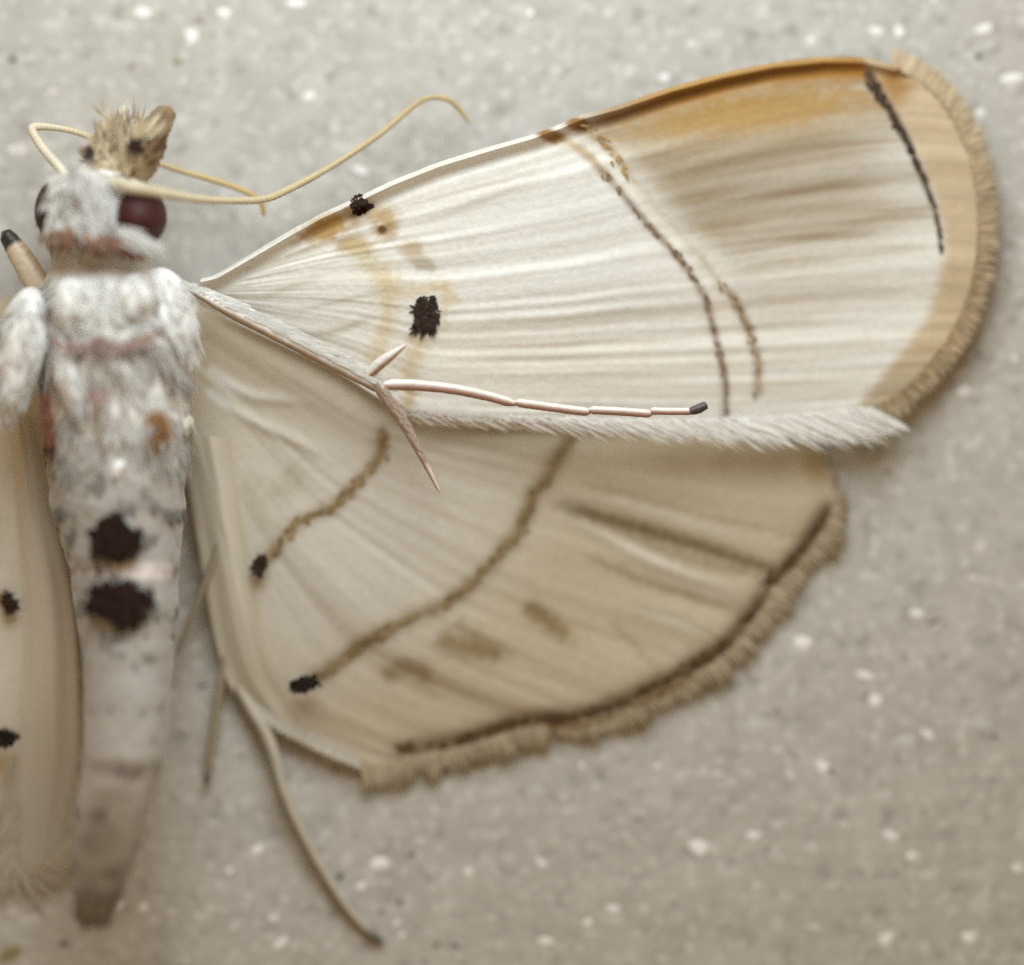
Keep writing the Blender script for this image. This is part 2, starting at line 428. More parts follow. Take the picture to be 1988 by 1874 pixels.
def fw_color(X, Y, u, v, dc):
    st = fbm(u * 5, v * 42, 21, 3)               # streaks along the veins
    st2 = fbm(u * 9, v * 90, 25, 2)
    fn = fbm(X / 9, Y / 6, 23, 3)
    c = np.zeros(X.shape + (3,)) + np.array((0.83, 0.82, 0.775))
    c = mixc(c, (0.66, 0.60, 0.49), 0.12 + 0.8 * st)
    c = mixc(c, (0.70, 0.71, 0.70), 0.5 * blob(X, Y, 1120, 450, 260, 120, -10, 0.8))
    c = mixc(c, (0.86, 0.80, 0.70), 0.5 * blob(X, Y, 1000, 730, 330, 80, 3, 0.8))
    xpm = np.interp(Y, *XPM); xtm = np.interp(Y, *XTM)
    # tan field beyond the double line
    out = sst(X - xpm, 14, 130)
    up = 1 - 0.88 * sst(Y + 50 * (X - 1500) / 400, 360, 620)
    near_t = 1 - 0.6 * sst(X - xtm, -190, -10) * sst(Y, 215, 300)
    c = mixc(c, (0.42, 0.345, 0.24), out * np.clip(up * near_t * (0.92 + 0.42 * st + 0.3 * st2), 0, 1))
    c = mixc(c, (0.34, 0.275, 0.195), out * 0.75 * blob(X, Y, 1510, 355, 270, 80, -7, 0.9) * (0.8 + 0.6 * st))
    c = mixc(c, (0.30, 0.23, 0.14), out * sst(st2 + st * 0.7, 0.08, 0.5) * 0.5 * (1 - sst(Y, 400, 640)))
    c = mixc(c, (0.56, 0.50, 0.40), out * sst(st2 - st * 0.5, 0.12, 0.5) * 0.5 * sst(Y, 480, 640))
    # orange costa
    oc = sst(X, 1120, 1330)
    c = mixc(c, (0.40, 0.21, 0.03), blob(X, Y, 1480, 213, 195, 36, -7, 0.7, 31) * 0.97)
    c = mixc(c, (0.47, 0.34, 0.17), blob(X, Y, 1460, 228, 230, 52, -7, 0.9) * 0.45)
    c = mixc(c, (0.42, 0.27, 0.085), blob(X, Y, 1330, 245, 90, 20, -12, 0.9) * 0.5)
    c = mixc(c, (0.36, 0.165, 0.022), oc * (1 - sst(dc, 30, 50 + 10 * (X > 1500))))
    c = mixc(c, (0.19, 0.09, 0.018), sst(X, 1120, 1190) * (1 - sst(X, 1560, 1700)) * np.exp(-((dc - 22) / 9) ** 2) * 0.8)  # brown strip paints the shadow of the costal vein
    c = mixc(c, (0.58, 0.40, 0.16), oc * (1 - sst(X, 1600, 1720)) * (1 - sst(dc, 3, 13)) * 0.55)
    # outer margin
    mar = sst(X - xtm + 9 * fn + 10 * st2, -8, 26)
    c = mixc(c, (0.585, 0.465, 0.305), mar)
    c = mixc(c, (0.48, 0.385, 0.25), mar * sst(fbm(u * 3, v * 60, 41, 3), 0.0, 0.5) * 0.7)
    c = mixc(c, (0.38, 0.21, 0.07), mar * blob(X, Y, 1735, 165, 34, 40, 30, 0.7))
    c = mixc(c, (0.47, 0.39, 0.27), mar * sst(Y, 660, 760) * 0.8)
    c = mixc(c, (0.84, 0.82, 0.76), (1 - mar) * sst(Y, 560, 700) * 0.35 * sst(st2, 0.0, 0.3))
    # double line
    d, f = pdist(X, Y, PM_IN)
    wob = 3.0 * fbm(X / 16, Y / 16, 51, 2)
    c = mixc(c, (0.27, 0.19, 0.12), np.exp(-((d + wob) / 8.5) ** 2) * (0.78 + 0.35 * fbm(f * 26, 0 * f, 53, 2)) * sst(f, 0.04, 0.15))
    c = mixc(c, (0.55, 0.40, 0.22), np.exp(-(d / 9) ** 2) * (1 - sst(f, 0.1, 0.25)) * 0.7)
    d2, f2 = pdist(X, Y, PM_OUT_A)
    c = mixc(c, (0.42, 0.29, 0.15), np.exp(-((d2 + wob) / 9) ** 2) * 0.75 * (1 - sst(f2, 0.25, 0.5)))
    c = mixc(c, (0.40, 0.31, 0.21), np.exp(-((d2 + wob) / 8.5) ** 2) * 0.6)
    d3, f3 = pdist(X, Y, PM_OUT_B)
    c = mixc(c, (0.36, 0.275, 0.175), np.exp(-((d3 + wob) / 10) ** 2) * (0.8 + 0.5 * fbm(f3 * 16, 0 * f3, 57, 2)))
    btw = sst(X - xpm, 8, 18) * (1 - sst(X - xpm, 34, 52))
    c = mixc(c, (0.80, 0.76, 0.68), btw * 0.6 * sst(Y, 290, 340))
    # terminal dark line
    d, f = pdist(X, Y, TM_LINE)
    wd = 11.5 - 7.5 * f + 2.0 * fbm(f * 18, 0 * f, 61, 2)
    c = mixc(c, (0.085, 0.055, 0.035), np.exp(-(d / np.maximum(wd, 2)) ** 4) * (1 - 0.45 * f) * (1 - 0.5 * np.exp(-((f - 0.48) / 0.03) ** 2)))
    # brown dots on the costa
    c = mixc(c, (0.30, 0.15, 0.035), blob(X, Y, 1068, 263, 26, 13, 15, 0.5, 71))
    c = mixc(c, (0.27, 0.13, 0.03), blob(X, Y, 1122, 240, 26, 13, 5, 0.5, 72))
    # inner blotches
    c = mixc(c, (0.47, 0.29, 0.085), blob(X, Y, 637, 440, 56, 24, -24, 0.6, 81) * 0.95)
    c = mixc(c, (0.42, 0.29, 0.13), blob(X, Y, 686, 478, 36, 17, 0, 0.6, 82) * 0.9)
    c = mixc(c, (0.50, 0.34, 0.14), blob(X, Y, 742, 418, 32, 20, 10, 0.7, 83) * 0.8)
    c = mixc(c, (0.40, 0.25, 0.09), blob(X, Y, 748, 447, 22, 20, 0, 0.7, 84) * 0.8)
    c = mixc(c, (0.14, 0.07, 0.03), blob(X, Y, 742, 446, 9, 8, 0, 0.5, 85))
    c = mixc(c, (0.50, 0.38, 0.22), blob(X, Y, 800, 485, 24, 18, 30, 0.7, 86) * 0.75)
    c = mixc(c, (0.44, 0.37, 0.27), blob(X, Y, 824, 515, 24, 12, 20, 0.6, 87) * 0.75)
    for pts, col, w, a in (([(690, 480), (735, 530), (768, 560)], (0.62, 0.52, 0.30), 24, 0.6),
                           ([(745, 540), (755, 600), (745, 650), (728, 700)], (0.66, 0.55, 0.32), 18, 0.65),
                           ([(800, 565), (860, 555), (880, 580)], (0.66, 0.52, 0.30), 13, 0.6),
                           ([(862, 560), (862, 630)], (0.66, 0.54, 0.33), 12, 0.5),
                           ([(812, 672), (795, 710), (792, 745)], (0.60, 0.47, 0.28), 22, 0.7),
                           ([(798, 760), (785, 800)], (0.50, 0.36, 0.18), 15, 0.75)):
        d, f = pdist(X, Y, pts)
        c = mixc(c, col, np.exp(-((d + 8 * fn) / w) ** 2) * a)
    for pts, w, a in (([(590, 655), (660, 640), (735, 612)], 7, 0.55), ([(480, 585), (560, 560), (640, 530)], 8, 0.35), ([(560, 610), (680, 580), (800, 555)], 5, 0.4),
                      ([(900, 690), (1060, 690), (1200, 700)], 9, 0.25), ([(470, 540), (560, 500), (640, 480)], 8, 0.35), ([(800, 440), (960, 380), (1100, 330)], 8, 0.35)):
        d, f = pdist(X, Y, smooth_poly(pts, 20))
        c = mixc(c, (0.36, 0.28, 0.18), np.exp(-(d / w) ** 2) * a * np.sin(np.pi * np.clip(f, 0.02, 0.98)))  # brown streaks: vein shading painted into the colour
    c = c * (1 + 0.10 * fn + 0.06 * st2)[..., None]
    return np.clip(c, 0.01, 0.9)


def ribbon_scales(pts, T, zfun, n, half, size, col, seed, along=None, taper=0.0):
    """A ragged line of overlapping scales laid along pts (measured pixels)."""
    r = np.random.default_rng(seed)
    P = smooth_poly(pts, 300)
    k = r.uniform(0, 299, n); i = k.astype(int)
    p = P[i] + (P[np.minimum(i + 1, 299)] - P[i]) * (k - i)[:, None]
    keep = vnoise(k / 299 * 22, 0 * k + seed, seed) > -0.33
    p = p[keep] + r.normal(0, half, (keep.sum(), 2)) * (1 - taper * k[keep] / 299)[:, None]
    m = len(p)
    tg = (P[np.minimum(i + 2, 299)] - P[np.maximum(i - 2, 0)])[keep]
    tg = tg / np.linalg.norm(tg, axis=1)[:, None]
    dpx = tg + r.normal(0, 0.22, (m, 2)) if along is None else np.tile(np.asarray(along, float), (m, 1)) + r.normal(0, 0.25, (m, 2))
    return lay_scales(p, dpx, T, zfun, r, size, col, (0.0008, 0.003), 0.05, 0.06)


def lay_scales(p, dpx, T, zfun, r, size, col, lift=(0.002, 0.007), bend=0.25, roll=0.25):
    m = len(p)
    z = zfun(p[:, 0], p[:, 1]) + r.uniform(lift[0], lift[1], m)
    a = np.array(T(p[:, 0], p[:, 1])).T
    b = np.array(T(p[:, 0] + dpx[:, 0], p[:, 1] + dpx[:, 1])).T
    P3 = W3(a[:, 0], a[:, 1], z); D = W3(b[:, 0], b[:, 1], z) - P3
    D /= np.linalg.norm(D, axis=1)[:, None]
    S = np.stack([-D[:, 1], D[:, 0], r.uniform(-roll, roll, m)], -1)
    N = np.zeros((m, 3)); N[:, 2] = 1
    L = size[0] * K * r.uniform(0.7, 1.3, m); Wd = size[1] * K * r.uniform(0.7, 1.3, m)
    C = np.asarray(col, float)[None] * r.uniform(0.65, 1.35, m)[:, None]
    return blades(P3, D, S, N, L, Wd, C, C * 1.1, bend)


def scale_part(name, sets, parent, mat, label=None):
    V, Q, Tt, C = join_blades(sets)
    o = np_mesh(name, V, Q, Tt, np.clip(C, 0, 0.9), None, mat, parent, smooth=False)
    o['kind'] = 'stuff'
    if label:
        o['label'] = label
    return o


def tuft_spot(cx, cy, rx, ry, rot, T, zfun, n, size, col, along, seed, parent, lift=(0.001, 0.006), label=None, name="black_spot"):
    n = int(n * 2.4); size = (size[0] * 0.62, size[1] * 0.6)
    r = np.random.default_rng(seed)
    q = r.uniform(-1, 1, (n * 3, 2)); ang = np.arctan2(q[:, 1], q[:, 0])
    edge = 0.84 + 0.35 * vnoise(ang * 2.2, 0 * ang, seed) + 0.25 * vnoise(ang * 7, 0 * ang, seed + 1)
    q = q[np.hypot(q[:, 0], q[:, 1]) < edge * (0.8 + 0.42 * r.random(len(q)) ** 2)][:n]
    c, s = math.cos(math.radians(rot)), math.sin(math.radians(rot))
    p = np.stack([cx + q[:, 0] * rx * c - q[:, 1] * ry * s, cy + q[:, 0] * rx * s + q[:, 1] * ry * c], 1)
    p = p - np.asarray(along, float) / np.hypot(*along) * size[0] * 0.5
    d = np.tile(np.asarray(along, float), (len(p), 1)); d = d / np.linalg.norm(d, axis=1)[:, None] + r.normal(0, 0.45, (len(p), 2))
    return scale_part(name, [lay_scales(p, d, T, zfun, r, size, col, lift, 0.08, 0.08)], parent, M_DARK, label)


def fringe(name, edge, n, length, width, T, z0, z1, colf, seed, parent, sweep=0.0, inset=6, jit=0.25, label=None, mat=None, lenf=None, bend=0.0):
    r = np.random.default_rng(seed)
    E = smooth_poly(edge, 400)
    k = r.uniform(0, 398.9, n); i = k.astype(int)
    p = E[i] + (E[i + 1] - E[i]) * (k - i)[:, None]
    t = E[np.minimum(i + 3, 399)] - E[np.maximum(i - 3, 0)]; t /= np.linalg.norm(t, axis=1)[:, None]
    nrm = np.stack([t[:, 1], -t[:, 0]], 1)                       # outward for curves that run clockwise in the picture
    f = k / 399
    sw = sweep(f) if callable(sweep) else sweep
    d = nrm + t * (np.asarray(sw) + r.normal(0, jit, n) if np.ndim(sw) else sw + r.normal(0, jit, n))[:, None]
    d /= np.linalg.norm(d, axis=1)[:, None]
    p = p - nrm * r.uniform(0, inset, n)[:, None]
    L = length * r.uniform(0.6, 1.15, n)
    if lenf is not None:
        L = L * lenf(f)
    a = np.array(T(p[:, 0], p[:, 1])).T; b = np.array(T(p[:, 0] + d[:, 0] * L, p[:, 1] + d[:, 1] * L)).T
    za = np.interp(f, *z0) + r.uniform(-0.004, 0.006, n); zb = np.interp(f, *z1) + r.uniform(-0.008, 0.008, n)
    A = W3(a[:, 0], a[:, 1], za); B = W3(b[:, 0], b[:, 1], zb)
    D = B - A; L3 = np.linalg.norm(D, axis=1); D /= L3[:, None]
    S = np.stack([-D[:, 1], D[:, 0], r.uniform(-0.08, 0.08, n)], -1)
    N = np.zeros((n, 3)); N[:, 2] = 1
    c0, c1 = colf(f, r, n)
    sets = [blades(A, D, S, N, L3, width * K * r.uniform(0.6, 1.4, n), c0, c1, bend)]
    return scale_part(name, sets, parent, mat or M_SCALE, label)


def build_forewing(T, nu, nv, seed, label):
    X, Y, u, v = coons(COSTA, INNER, [(392, 540), (378, 566), (384, 592)], TERMEN, nu, nv)
    h, dc = fw_pleat(u, v, X, Y)
    z = fw_z(X, Y, u, v) + h
    c = fw_color(X, Y, u, v, dc)
    x, y = T(X, Y)
    Q = grid_quads(nu, nv)
    o = np_mesh("forewing", W3(x, y, z), Q, None, c, np.stack([u, v], -1), M_WING, moth)
    o['label'] = label
    # height lookup for what lies on the wing (nearest grid node)
    XF, YF, ZF = X[::3, ::3].ravel(), Y[::3, ::3].ravel(), z[::3, ::3].ravel()

    def zfun(px, py):
        px = np.atleast_1d(px); out = np.empty(len(px))
        for i in range(0, len(px), 200):
            a = px[i:i + 200, None]; b = py[i:i + 200, None]
            out[i:i + 200] = ZF[np.argmin((XF[None] - a) ** 2 + (YF[None] - b) ** 2, axis=1)]
        return out
    return o, zfun


def tan_col(base, tip, var):
    def f(fr, r, n):
        k = (1 + var * vnoise(fr * 60, 0 * fr, 5) * 2)[:, None] * r.uniform(0.85, 1.15, (n, 1))
        return np.asarray(base)[None] * k, np.asarray(tip)[None] * k
    return f


def dress_forewing(o, zfun, T, s):
    tuft_spot(701, 401, 22, 20, 20, T, zfun, 90, (17, 8), (0.035, 0.02, 0.014), (0.5, 0.9), s + 1, o, name="black_spot", label="black scale spot on the front edge of the wing")
    tuft_spot(825, 616, 25, 42, 5, T, zfun, 170, (18, 8), (0.038, 0.026, 0.02), (-0.35, 0.95), s + 2, o, label="large ragged black scale spot in the middle of the wing")
    lines = [ribbon_scales(TM_LINE[:5], T, zfun, 110, 5.5, (12, 5), (0.055, 0.035, 0.024), s + 3, along=(0.45, 1), taper=0.6), ribbon_scales(TM_LINE[4:], T, zfun, 50, 2.0, (12, 5), (0.09, 0.065, 0.045), s + 33, along=(0.3, 1), taper=0.5)]
    scale_part("terminal_line", lines, o, M_DARK, "dark line along the outer margin, thickest at the tip")
    sets = [ribbon_scales(PM_IN[2:], T, zfun, 80, 3.2, (11, 5), (0.25, 0.175, 0.11), s + 4),
            ribbon_scales(PM_OUT_B, T, zfun, 36, 4.0, (11, 5), (0.34, 0.26, 0.165), s + 5),
            ribbon_scales(PM_OUT_A[:4], T, zfun, 30, 5.0, (13, 6), (0.40, 0.27, 0.12), s + 6)]
    scale_part("transverse_line", sets, o, M_SCALE, "double brown line across the wing")
    fr = lambda f: 1.0 - 0.25 * sst(f, 0.0, 0.12) * (1 - sst(f, 0.12, 0.2))
    fringe("fringe", TERMEN, 1500, 38, 9, T, ([0, 0.5, 1], [0.086, 0.106, 0.086]), ([0, 0.5, 1], [0.066, 0.08, 0.07]),
           tan_col((0.585, 0.465, 0.305), (0.56, 0.465, 0.33), 0.10), s + 7, o, sweep=lambda f: -0.25 + 0.55 * f, inset=8, jit=0.16, label="pale tan fringe along the outer margin")

    def white(fv, r, n):
        k = r.uniform(0.84, 1.08, (n, 1)); t = sst(fv, 0.0, 0.12)[:, None]
        b = np.array([0.62, 0.54, 0.42]) * t * 0 + np.array([0.88, 0.87, 0.84])
        return b * k, (np.array([0.87, 0.86, 0.82])) * k
    inner_edge = INNER[::-1][:-4]
    fringe("hind_fringe", inner_edge, 1050, 96, 4, T, ([0, 0.2, 1], [0.102, 0.12, 0.2]), ([0, 0.2, 1], [0.10, 0.12, 0.17]),
           white, s + 8, o, sweep=lambda f: -1.5 - 1.4 * f, inset=12, jit=0.32, label="long silky white hairs along the hind margin",
           lenf=lambda f: np.interp(f, [0, 0.12, 0.45, 0.8, 1], [0.95, 1.25, 0.9, 0.55, 0.4]), bend=0.02)


fw, fw_zf = build_forewing(ident, 640, 400, 1, "spread cream wing with orange front edge and tan tip")
dress_forewing(fw, fw_zf, ident, 100)
TL_F = make_left(380, 640, 28, 690, -20)
fwl, fwl_zf = build_forewing(TL_F, 240, 160, 2, "wing of the far side, only its white base in view")
dress_forewing(fwl, fwl_zf, TL_F, 200)

# ---------- hindwing
H_TOP = [(338, 560), (450, 612), (560, 668), (740, 758), (1000, 800), (1250, 830), (1450, 850), (1588, 866)]
H_IN = [(345, 850), (372, 930), (386, 1040), (405, 1150), (425, 1260), (455, 1345), (540, 1415), (640, 1465), (700, 1490)]
H_TERM = [(1588, 866), (1608, 915), (1617, 960), (1614, 1000), (1572, 1070), (1522, 1128), (1476, 1190), (1430, 1246), (1388, 1286), (1325, 1323), (1255, 1357), (1172, 1392), (1110, 1408),
          (1050, 1410), (1000, 1420), (942, 1438), (872, 1458), (785, 1472), (700, 1490)]
H_EDGE = [(1606, 992), (1562, 1060), (1512, 1116), (1490, 1138), (1468, 1182), (1422, 1236), (1380, 1272), (1320, 1308), (1250, 1342), (1170, 1376), (1108, 1392), (1050, 1394), (1000, 1403), (940, 1422), (870, 1442), (782, 1455)]
H_PM = [(1112, 848), (1078, 895), (1062, 932), (1036, 958), (1026, 990), (1002, 1038), (968, 1080), (932, 1120), (890, 1156), (850, 1180), (790, 1205), (740, 1230), (690, 1260), (650, 1292), (606, 1322)]
H_AM = [(742, 835), (740, 880), (712, 920), (680, 952), (642, 990), (602, 1002), (572, 1022), (540, 1062), (512, 1092)]


def hw_color(X, Y, u, v):
    st = fbm(u * 4, v * 30, 121, 3); st2 = fbm(u * 7, v * 70, 125, 2); fn = fbm(X / 10, Y / 8, 123, 3)
    c = np.zeros(X.shape + (3,)) + np.array((0.456, 0.367, 0.235))
    c = mixc(c, (0.502, 0.434, 0.319), 0.75 * blob(X, Y, 720, 1120, 260, 150, -35, 0.7))
    c = mixc(c, (0.502, 0.420, 0.290), 0.6 * blob(X, Y, 620, 900, 190, 100, 10, 0.8))
    c = mixc(c, (0.532, 0.462, 0.331), 0.5 * blob(X, Y, 930, 960, 160, 50, 15, 0.8))
    c = mixc(c, (0.395, 0.308, 0.183), np.clip(0.3 + 0.9 * st, 0, 1) * sst(X + Y * 0.5, 1100, 1700) * 0.8)
    c = mixc(c, (0.380, 0.280, 0.151), 0.6 * blob(X, Y, 1400, 890, 190, 40, 8, 0.8))
    c = mixc(c, (0.365, 0.287, 0.174), 0.55 * blob(X, Y, 600, 770, 190, 45, 22, 0.8))
    c = mixc(c, (0.342, 0.266, 0.154), 0.5 * blob(X, Y, 950, 880, 220, 22, 12, 0.9))
    c = c * np.array((1.42, 1.54, 1.82))
    for pts, col, w, a in (([(1045, 968), (1150, 1002), (1250, 1032), (1420, 1082), (1520, 1112)], (0.185, 0.125, 0.055), 15, 0.92),
                           ([(1120, 990), (1300, 1075), (1480, 1115)], (0.289, 0.210, 0.107), 16, 0.5),
                           ([(1100, 930), (1300, 985), (1540, 1040)], (0.334, 0.259, 0.145), 8, 0.4),
                           ([(1120, 1072), (1260, 1130), (1440, 1185)], (0.319, 0.245, 0.139), 9, 0.6),
                           ([(1220, 1170), (1330, 1210), (1400, 1240)], (0.334, 0.259, 0.151), 8, 0.4),
                           ([(1180, 1200), (1270, 1290), (1300, 1315)], (0.334, 0.252, 0.139), 9, 0.4),
                           ([(1010, 1165), (1060, 1205), (1110, 1240)], (0.30, 0.20, 0.085), 19, 0.9),
                           ([(840, 1225), (880, 1250), (985, 1270)], (0.31, 0.21, 0.09), 23, 0.9),
                           ([(880, 1200), (940, 1250)], (0.319, 0.231, 0.110), 14, 0.5),
                           ([(735, 1325), (770, 1300), (810, 1300), (835, 1330)], (0.31, 0.21, 0.09), 19, 0.85),
                           ([(545, 905), (570, 935), (520, 960)], (0.34, 0.25, 0.08), 26, 0.75),
                           ([(480, 910), (500, 990), (560, 1040)], (0.395, 0.294, 0.139), 20, 0.5)):
        d, f = pdist(X, Y, smooth_poly(pts, 24))
        c = mixc(c, col, np.exp(-((d + 7 * fn) / w) ** 2) * a * sst(f, 0.0, 0.2) * (1 - (0.0 if pts[-1][0] > 1500 else 0.7) * sst(f, 0.85, 1.0)))
    for pts, w, a in (([(1100, 1005), (1250, 1082), (1380, 1145), (1458, 1170)], 13, 0.95), ([(1230, 1182), (1330, 1215), (1395, 1250)], 8, 0.6), ([(1290, 1245), (1340, 1275)], 9, 0.5),
                      ([(1130, 950), (1300, 1000), (1480, 1060)], 9, 0.5), ([(790, 885), (900, 945), (1010, 972)], 20, 0.8)):
        d, f = pdist(X, Y, smooth_poly(pts, 24))
        c = mixc(c, (0.80, 0.76, 0.66), np.exp(-(d / w) ** 2) * a * np.sin(np.pi * np.clip(f, 0.05, 0.95)))
    for pts, w in (([(412, 722), (455, 752), (505, 772), (600, 782)], 12), ([(410, 765), (460, 800), (520, 830), (600, 868)], 11)):
        d, f = pdist(X, Y, smooth_poly(pts, 24))
        c = mixc(c, (0.85, 0.83, 0.78), np.exp(-(d / w) ** 2) * 0.95 * np.clip(1.3 * (1 - f), 0, 1))
    c = mixc(c, (0.76, 0.735, 0.675), 0.55 * blob(X, Y, 650, 990, 330, 240, -30, 0.8))
    wob = 3.5 * fbm(X / 15, Y / 15, 151, 2)
    for pts, col, w, a, sd in ((H_PM, (0.27, 0.19, 0.085), 17, 0.88, 1), (H_AM, (0.32, 0.225, 0.11), 14, 0.8, 2)):
        d, f = pdist(X, Y, pts)
        c = mixc(c, col, np.exp(-((d + wob) / w) ** 2) * np.clip(a + 0.4 * fbm(f * 20, 0 * f, 155 + sd, 2), 0, 1))
    d, f = pdist(X, Y, H_TERM)
    c = mixc(c, (0.60, 0.52, 0.39), (1 - sst(d, 5, 13)) * sst(X, 760, 820) * 0.9)
    c = mixc(c, (0.44, 0.32, 0.16), blob(X, Y, 1590, 905, 28, 36, -15, 0.7) * 0.8)
    d, f = pdist(X, Y, H_EDGE)
    gap = 1 - 0.75 * np.exp(-((f - 0.185) / 0.018) ** 2)
    wd = 18.0 + 3 * fbm(f * 22, 0 * f, 161, 2)
    c = mixc(c, (0.36, 0.265, 0.14), np.exp(-((d + wob) / 28) ** 2) * 0.65)
    c = mixc(c, (0.15, 0.092, 0.045), np.exp(-(np.abs(d + wob * 0.6) / wd) ** 2.4) * 0.93 * gap * (0.88 + 0.4 * fbm(f * 12, 0 * f, 163, 2)))
    c = c * (1 + 0.09 * fn + 0.06 * st2)[..., None]
    return np.clip(c, 0.01, 0.9)


def build_hindwing(T, nu, nv, label, seed, fold=None):
    X, Y, u, v = coons(H_TOP, H_IN, [(338, 560), (336, 700), (345, 850)], H_TERM, nu, nv)
    z = 0.10 - 0.06 * sst(u, 0.2, 1.0) - 0.015 * sst(v, 0.6, 1)
    spread = 0.35 + 0.65 * sst(u, 0.0, 0.5)
    h = 0.013 * vnoise(v * 8 + 2, u * 1.4, 101) + 0.008 * vnoise(v * 19, u * 2 + 5, 102) + 0.003 * vnoise(v * 44, u * 4, 103)
    for pts, a, w in (([(412, 722), (455, 752), (505, 772), (600, 782)], 0.018, 12), ([(410, 765), (460, 800), (520, 830), (640, 890)], 0.018, 12),
                      ([(1045, 966), (1250, 1030), (1520, 1108)], -0.010, 16), ([(1100, 1000), (1250, 1080), (1460, 1165)], 0.010, 14)):
        d, f = pdist(X, Y, smooth_poly(pts, 24))
        h = h + a * np.exp(-(d / w) ** 2) * np.sin(np.pi * np.clip(f, 0.03, 0.97))
    z = z + h * spread + 0.0004 * fbm(X / 10, Y / 8, 109, 2)
    c = hw_color(X, Y, u, v)
    if fold is not None:
        c = np.clip(c * 1.15, 0.01, 0.9)  # far wing's colour lightened to offset the body's shadow on it
    x, y = T(X, Y)
    o = np_mesh("hindwing", W3(x, y, z), grid_quads(nu, nv), None, c, np.stack([u, v], -1), M_HIND, moth)
    o['label'] = label
    XF, YF, ZF = X[::3, ::3].ravel(), Y[::3, ::3].ravel(), z[::3, ::3].ravel()

    def zfun(px, py):
        px = np.atleast_1d(px); out = np.empty(len(px))
        for i in range(0, len(px), 200):
            out[i:i + 200] = ZF[np.argmin((XF[None] - px[i:i + 200, None]) ** 2 + (YF[None] - py[i:i + 200, None]) ** 2, axis=1)]
        return out
    s = seed
    sets = [ribbon_scales(H_EDGE[:4], T, zfun, 55, 5, (15, 7), (0.115, 0.065, 0.028), s + 1),
            ribbon_scales(H_EDGE[4:], T, zfun, 200, 5, (15, 7), (0.11, 0.06, 0.025), s + 2)]
    scale_part("terminal_line", sets, o, M_SCALE, "dark brown line just inside the fringe")
    scale_part("transverse_line", [ribbon_scales(H_PM, T, zfun, 160, 4.5, (14, 7), (0.29, 0.205, 0.105), s + 3)], o, M_SCALE, "brown curved line across the middle of the wing, ending in a black spot")
    scale_part("transverse_line", [ribbon_scales(H_AM, T, zfun, 90, 4.5, (14, 7), (0.33, 0.235, 0.115), s + 4)], o, M_SCALE, "short brown curved line nearest the body")

    def colf(f, r, n):
        dark = sst(vnoise(f * 44, 0 * f, 177) + 0.25 * vnoise(f * 120, 0 * f, 178), -0.1, 0.15)
        pale = np.exp(-((f - 0.30) / 0.022) ** 2) + (1 - sst(f, 0.06, 0.1)) * 0.6
        dk = np.clip(dark * (1 - pale), 0, 1)[:, None]
        base = np.array([0.63, 0.55, 0.42]) * (1 - 0 * dk)
        tip = np.array([0.53, 0.455, 0.335]) * (1 - dk) + np.array([0.265, 0.19, 0.09]) * dk
        k = r.uniform(0.85, 1.15, (n, 1))
        return base * k, tip * k
    fringe("fringe", H_TERM, 1700, 48, 4.5, T, ([0, 1], [0.038, 0.030]), ([0, 1], [0.020, 0.018]), colf, s + 5, o, sweep=0.0, inset=3, jit=0.2,
           label="tan and brown chequered fringe along the outer margin",
           lenf=lambda f: np.interp(f, [0, 0.08, 0.16, 0.4, 0.8, 0.93, 1.0], [0.2, 0.5, 1.1, 0.95, 0.9, 1.1, 1.3]) * (0.9 + 0.7 * vnoise(f * 44, 0 * f, 177) + 0.3 * vnoise(f * 150, 0 * f, 178)))
    # pale fold along the inner margin, lying on the wing
    fa = [(345, 850), (364, 930), (382, 1040), (400, 1150), (422, 1260), (450, 1335), (500, 1392), (560, 1425)]
    fb = [(452, 850), (464, 930), (482, 1040), (500, 1130), (520, 1220), (548, 1300), (575, 1365), (600, 1420)]
    if fold is not None:
        fa, fb = fold
    n1, n2 = (260, 70)
    FX, FY, fu, fv = coons(fa, fb, [fa[0], tuple((np.array(fa[0]) + fb[0]) / 2 + (0, -3)), fb[0]], [fa[-1], tuple((np.array(fa[-1]) + fb[-1]) / 2), fb[-1]], n1, n2)
    if fold is None:
        fz = zfun(FX.ravel(), FY.ravel()).reshape(FX.shape)
        for _ in range(12):
            fz = (np.roll(np.pad(fz, 1, 'edge'), 1, 0) + np.roll(np.pad(fz, 1, 'edge'), -1, 0) + np.roll(np.pad(fz, 1, 'edge'), 1, 1) + np.roll(np.pad(fz, 1, 'edge'), -1, 1))[1:-1, 1:-1] / 4
    else:
        fz = 0.10 - 0.075 * sst(fu, 0.35, 1.0)
    soft = np.clip(np.minimum(fv, 1 - fv) * 4, 0, 1)
    fz = fz - 0.004 + 0.022 * np.sin(np.pi * fv) * (1 - 0.8 * sst(fu, 0.5, 1)) + 0.003 * soft
    fz = fz + soft * (0.008 * vnoise(fv * 5, fu * 1.2, 191) + 0.004 * vnoise(fv * 12, fu * 3, 192))
    st = fbm(fu * 4, fv * 18, 193, 3)
    fc = np.zeros(FX.shape + (3,)) + np.array((0.64, 0.575, 0.46))
    if fold is not None:
        fc = fc * 0 + np.array((0.76, 0.70, 0.60))  # far fold painted lighter too, against the body's shadow
    fc = mixc(fc, (0.54, 0.47, 0.355) if fold is None else (0.66, 0.60, 0.49), np.clip(0.1 + 1.1 * st, 0, 1))
    fc = mixc(fc, (0.75, 0.70, 0.60), 0.7 * np.exp(-((fv - 0.62) / 0.12) ** 2) * (1 - sst(fu, 0.5, 0.9)))
